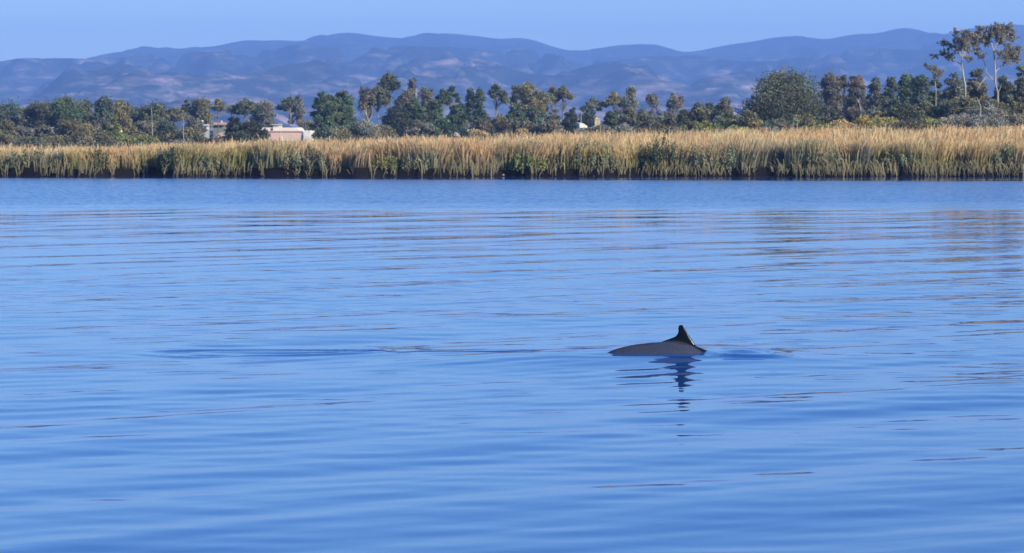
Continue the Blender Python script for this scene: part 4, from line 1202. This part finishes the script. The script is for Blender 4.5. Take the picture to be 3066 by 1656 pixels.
# ------------------------------------------------------------------ dolphin
def dolphin():
    # side outline: x forward, z up from the water line. Arched back, tail and head under water
    xs_ = [-1.42, -1.36, -1.25, -1.1, -.95, -.81, -.69, -.56, -.45, -.33, -.20, -.08, .05, .157, .26, .37, .46, .52, .64, .72, .78, .86, .90]
    top = [-.42, -.36, -.26, -.15, -.06, .012, .064, .100, .120, .133, .145, .150, .138, .105, .062, .012, -.07, -.18, -.29, -.36, -.43, -.50, -.53]
    hgt = [.02, .05, .08, .12, .18, .24, .29, .33, .36, .38, .40, .41, .40, .385, .37, .35, .32, .29, .25, .20, .10, .06, .02]
    wid = [.01, .03, .05, .08, .12, .17, .21, .25, .28, .31, .33, .34, .34, .33, .32, .31, .29, .26, .22, .17, .09, .06, .02]
    n = 120; S = 40
    xi = np.linspace(xs_[0], xs_[-1], n)
    zt = np.interp(xi, xs_, top); hh = np.interp(xi, xs_, hgt); ww = np.interp(xi, xs_, wid)
    ker = np.hanning(9); ker /= ker.sum()
    sm = lambda a: np.convolve(np.pad(a, 4, mode='edge'), ker, 'valid')
    zt, hh, ww = sm(zt), sm(hh), sm(ww)
    bm = bmesh.new()
    rings = []
    for i in range(n):
        ring = []
        for k in range(S):
            q = 2 * math.pi * k / S
            ring.append(bm.verts.new((xi[i], ww[i] / 2 * math.cos(q), zt[i] - hh[i] / 2 + hh[i] / 2 * math.sin(q))))
        rings.append(ring)
    for i in range(n - 1):
        for k in range(S):
            bm.faces.new((rings[i][k], rings[i + 1][k], rings[i + 1][(k + 1) % S], rings[i][(k + 1) % S]))
    bm.faces.new(rings[0]); bm.faces.new(rings[-1][::-1])

    def foil(outline, place_fn, thick, edge=0.0):
        """closed flat outline (a, b) inflated towards its middle"""
        pts = []
        P0 = [Vector((a, b)) for a, b in outline]
        m_ = len(P0)
        c_ = sum(P0, Vector((0, 0))) / m_
        layers = [(1.0, .0), (1.0, edge), (.93, max(edge, .5)), (.8, .75), (.55, .93), (.25, 1.0)][0 if not edge else 1:]
        rims = []
        for sgn in (1, -1):
            prev = None
            for sc_, th in layers:
                cur = [bm.verts.new(place_fn(c_.x + (p_.x - c_.x) * sc_, c_.y + (p_.y - c_.y) * sc_, sgn * th * thick)) for p_ in P0]
                if prev is None: rims.append(cur)
                if prev:
                    for i in range(m_):
                        f_ = (prev[i], prev[(i + 1) % m_], cur[(i + 1) % m_], cur[i])
                        bm.faces.new(f_ if sgn > 0 else f_[::-1])
                prev = cur
            bm.faces.new(prev if sgn > 0 else prev[::-1])
        if edge:
            for i in range(m_):
                bm.faces.new((rims[0][i], rims[1][i], rims[1][(i + 1) % m_], rims[0][(i + 1) % m_]))
    # dorsal fin from the photograph: steep serrated front edge, hollow rear edge, blunt upright tip
    front = [(.012, .317), (.030, .305), (.047, .280), (.064, .252), (.079, .228), (.094, .203), (.111, .176), (.127, .152), (.143, .128), (.157, .108), (.168, .085), (.13, .04)]
    rear = [(-.24, .06), (-.205, .140), (-.165, .155), (-.125, .168), (-.090, .181), (-.060, .193), (-.040, .205), (-.026, .222), (-.018, .242), (-.016, .262), (-.018, .284), (-.016, .302), (-.008, .314)]
    rs = random.Random(3)
    fr = []
    for i in range(len(front) - 1):
        a, b_ = front[i], front[i + 1]
        fr.append(a)
        if 0 < i < 10: fr.append(((a[0] + b_[0]) / 2 - .0045, (a[1] + b_[1]) / 2 - .002))
    fr.append(front[-1])
    out = fr + rear
    cen = (.0, .18)
    out = [(a + .0045 * (1 if a > cen[0] + .01 else -1), b + (.004 if b > .3 else 0)) for a, b in out]

    def fin_pt(a, b, t):
        # thinner near the tip
        return (a, t * (.35 + .65 * max(0, (.316 - b) / .18)), b)
    foil(out, fin_pt, .026, .38)
    # tail flukes and flippers, all under the surface
    foil([(-1.34, 0), (-1.42, .12), (-1.56, .27), (-1.60, .28), (-1.55, .12), (-1.50, .02), (-1.50, -.02), (-1.55, -.12), (-1.60, -.28), (-1.56, -.27), (-1.42, -.12)],
         lambda a, b, t: (a, b, -.41 + t + (a + 1.42) * .5), .014)
    for sgn in (1, -1):
        foil([(.42, 0), (.34, .10), (.24, .22), (.20, .24), (.22, .16), (.28, .04), (.30, -.02)],
             lambda a, b, t, s_=sgn: (a, s_ * (.10 + b * .8), -.40 - b * .35 + t), .014)
    me = bpy.data.meshes.new('tmp'); bm.to_mesh(me); bm.free()
    tmp = bpy.data.objects.new('tmp', me); col.objects.link(tmp)
    rm = tmp.modifiers.new('r', 'REMESH'); rm.mode = 'VOXEL'; rm.voxel_size = .0055; rm.use_smooth_shade = True
    smo = tmp.modifiers.new('s', 'SMOOTH'); smo.factor = .5; smo.iterations = 1
    dg = bpy.context.evaluated_depsgraph_get()
    me2 = bpy.data.meshes.new_from_object(tmp.evaluated_get(dg))
    bpy.data.objects.remove(tmp)
    me2.name = 'dolphin'
    o = bpy.data.objects.new('dolphin', me2); col.objects.link(o)
    m, nt, p = new_mat('wet_skin')
    tc = nt.nodes.new('ShaderNodeTexCoord'); sp = nt.nodes.new('ShaderNodeSeparateXYZ'); nt.links.new(tc.outputs['Object'], sp.inputs[0])
    # dark cape: below z = f(x) the flank is grey, above it and on the fin almost black
    cm = nt.nodes.new('ShaderNodeFloatCurve')
    mr = nt.nodes.new('ShaderNodeMapRange'); mr.inputs['From Min'].default_value = -.8; mr.inputs['From Max'].default_value = .4
    nt.links.new(sp.outputs['X'], mr.inputs[0]); nt.links.new(mr.outputs[0], cm.inputs['Value'])
    cur = cm.mapping.curves[0]
    pts = [(-.8, .005), (-.56, .092), (-.33, .123), (-.21, .140), (-.10, .150), (0, .142), (.08, .120), (.15, .086), (.22, .045), (.4, -.05)]
    cur.points[0].location = (0, pts[0][1] + .5); cur.points[1].location = (1, pts[-1][1] + .5)
    for a, b in pts[1:-1]: cur.points.new((a + .8) / 1.2, b + .5)
    cm.mapping.update()
    sb = nt.nodes.new('ShaderNodeMath'); sb.operation = 'SUBTRACT'; nt.links.new(sp.outputs['Z'], sb.inputs[0]); nt.links.new(cm.outputs[0], sb.inputs[1])
    m2 = nt.nodes.new('ShaderNodeMapRange'); m2.inputs['From Min'].default_value = -.5 - .012; m2.inputs['From Max'].default_value = -.5 + .012
    nt.links.new(sb.outputs[0], m2.inputs[0])
    nz = nt.nodes.new('ShaderNodeTexNoise'); nz.inputs['Scale'].default_value = 60; nz.inputs['Detail'].default_value = 4
    nt.links.new(tc.outputs['Object'], nz.inputs[0])
    cr = nt.nodes.new('ShaderNodeValToRGB'); cr.color_ramp.elements[0].position = .35; cr.color_ramp.elements[1].position = .7
    cr.color_ramp.elements[0].color = (.032, .034, .047, 1); cr.color_ramp.elements[1].color = (.046, .048, .066, 1)
    nt.links.new(nz.outputs[0], cr.inputs[0])
    mx = nt.nodes.new('ShaderNodeMix'); mx.data_type = 'RGBA'; mx.inputs[7].default_value = (.004, .004, .007, 1)
    nt.links.new(m2.outputs[0], mx.inputs[0]); nt.links.new(cr.outputs[0], mx.inputs[6]); nt.links.new(mx.outputs[2], p.inputs['Base Color'])
    p.inputs['Roughness'].default_value = .24
    m3 = nt.nodes.new('ShaderNodeMapRange'); m3.inputs['To Min'].default_value = .6; m3.inputs['To Max'].default_value = .08
    m4 = nt.nodes.new('ShaderNodeMapRange'); m4.inputs['To Min'].default_value = .7; m4.inputs['To Max'].default_value = .12
    nt.links.new(m2.outputs[0], m4.inputs[0]); nt.links.new(m4.outputs[0], p.inputs['Coat Weight']); p.inputs['Coat Roughness'].default_value = .10
    nt.links.new(m2.outputs[0], m3.inputs[0]); nt.links.new(m3.outputs[0], p.inputs['Specular IOR Level'])
    bp = nt.nodes.new('ShaderNodeBump'); bp.inputs['Strength'].default_value = .12; bp.inputs['Distance'].default_value = .004
    nt.links.new(nz.outputs[0], bp.inputs['Height']); nt.links.new(bp.outputs[0], p.inputs['Normal'])
    me2.materials.clear(); me2.materials.append(m)
    o.location = (DX, DY, .034)
    tag(o, 'grey backed dolphin surfacing, black curved dorsal fin above the blue water', 'dolphin')


dolphin()

# ------------------------------------------------------------------ haze
bm = bmesh.new()
bm_box(bm, -6700, 6700, -2700, 10600, -4, 318)
bmesh.ops.recalc_face_normals(bm, faces=bm.faces[:])
m = bpy.data.materials.new('haze'); m.use_nodes = True
nt = m.node_tree; nt.nodes.remove(nt.nodes['Principled BSDF'])
pv = nt.nodes.new('ShaderNodeVolumePrincipled')
pv.inputs['Color'].default_value = (.27, .48, 1.0, 1)
pv.inputs['Density'].default_value = 1.6e-4
nt.links.new(pv.outputs[0], nt.nodes['Material Output'].inputs['Volume'])
o = bm_obj('haze', bm, m)
tag(o, kind='stuff')
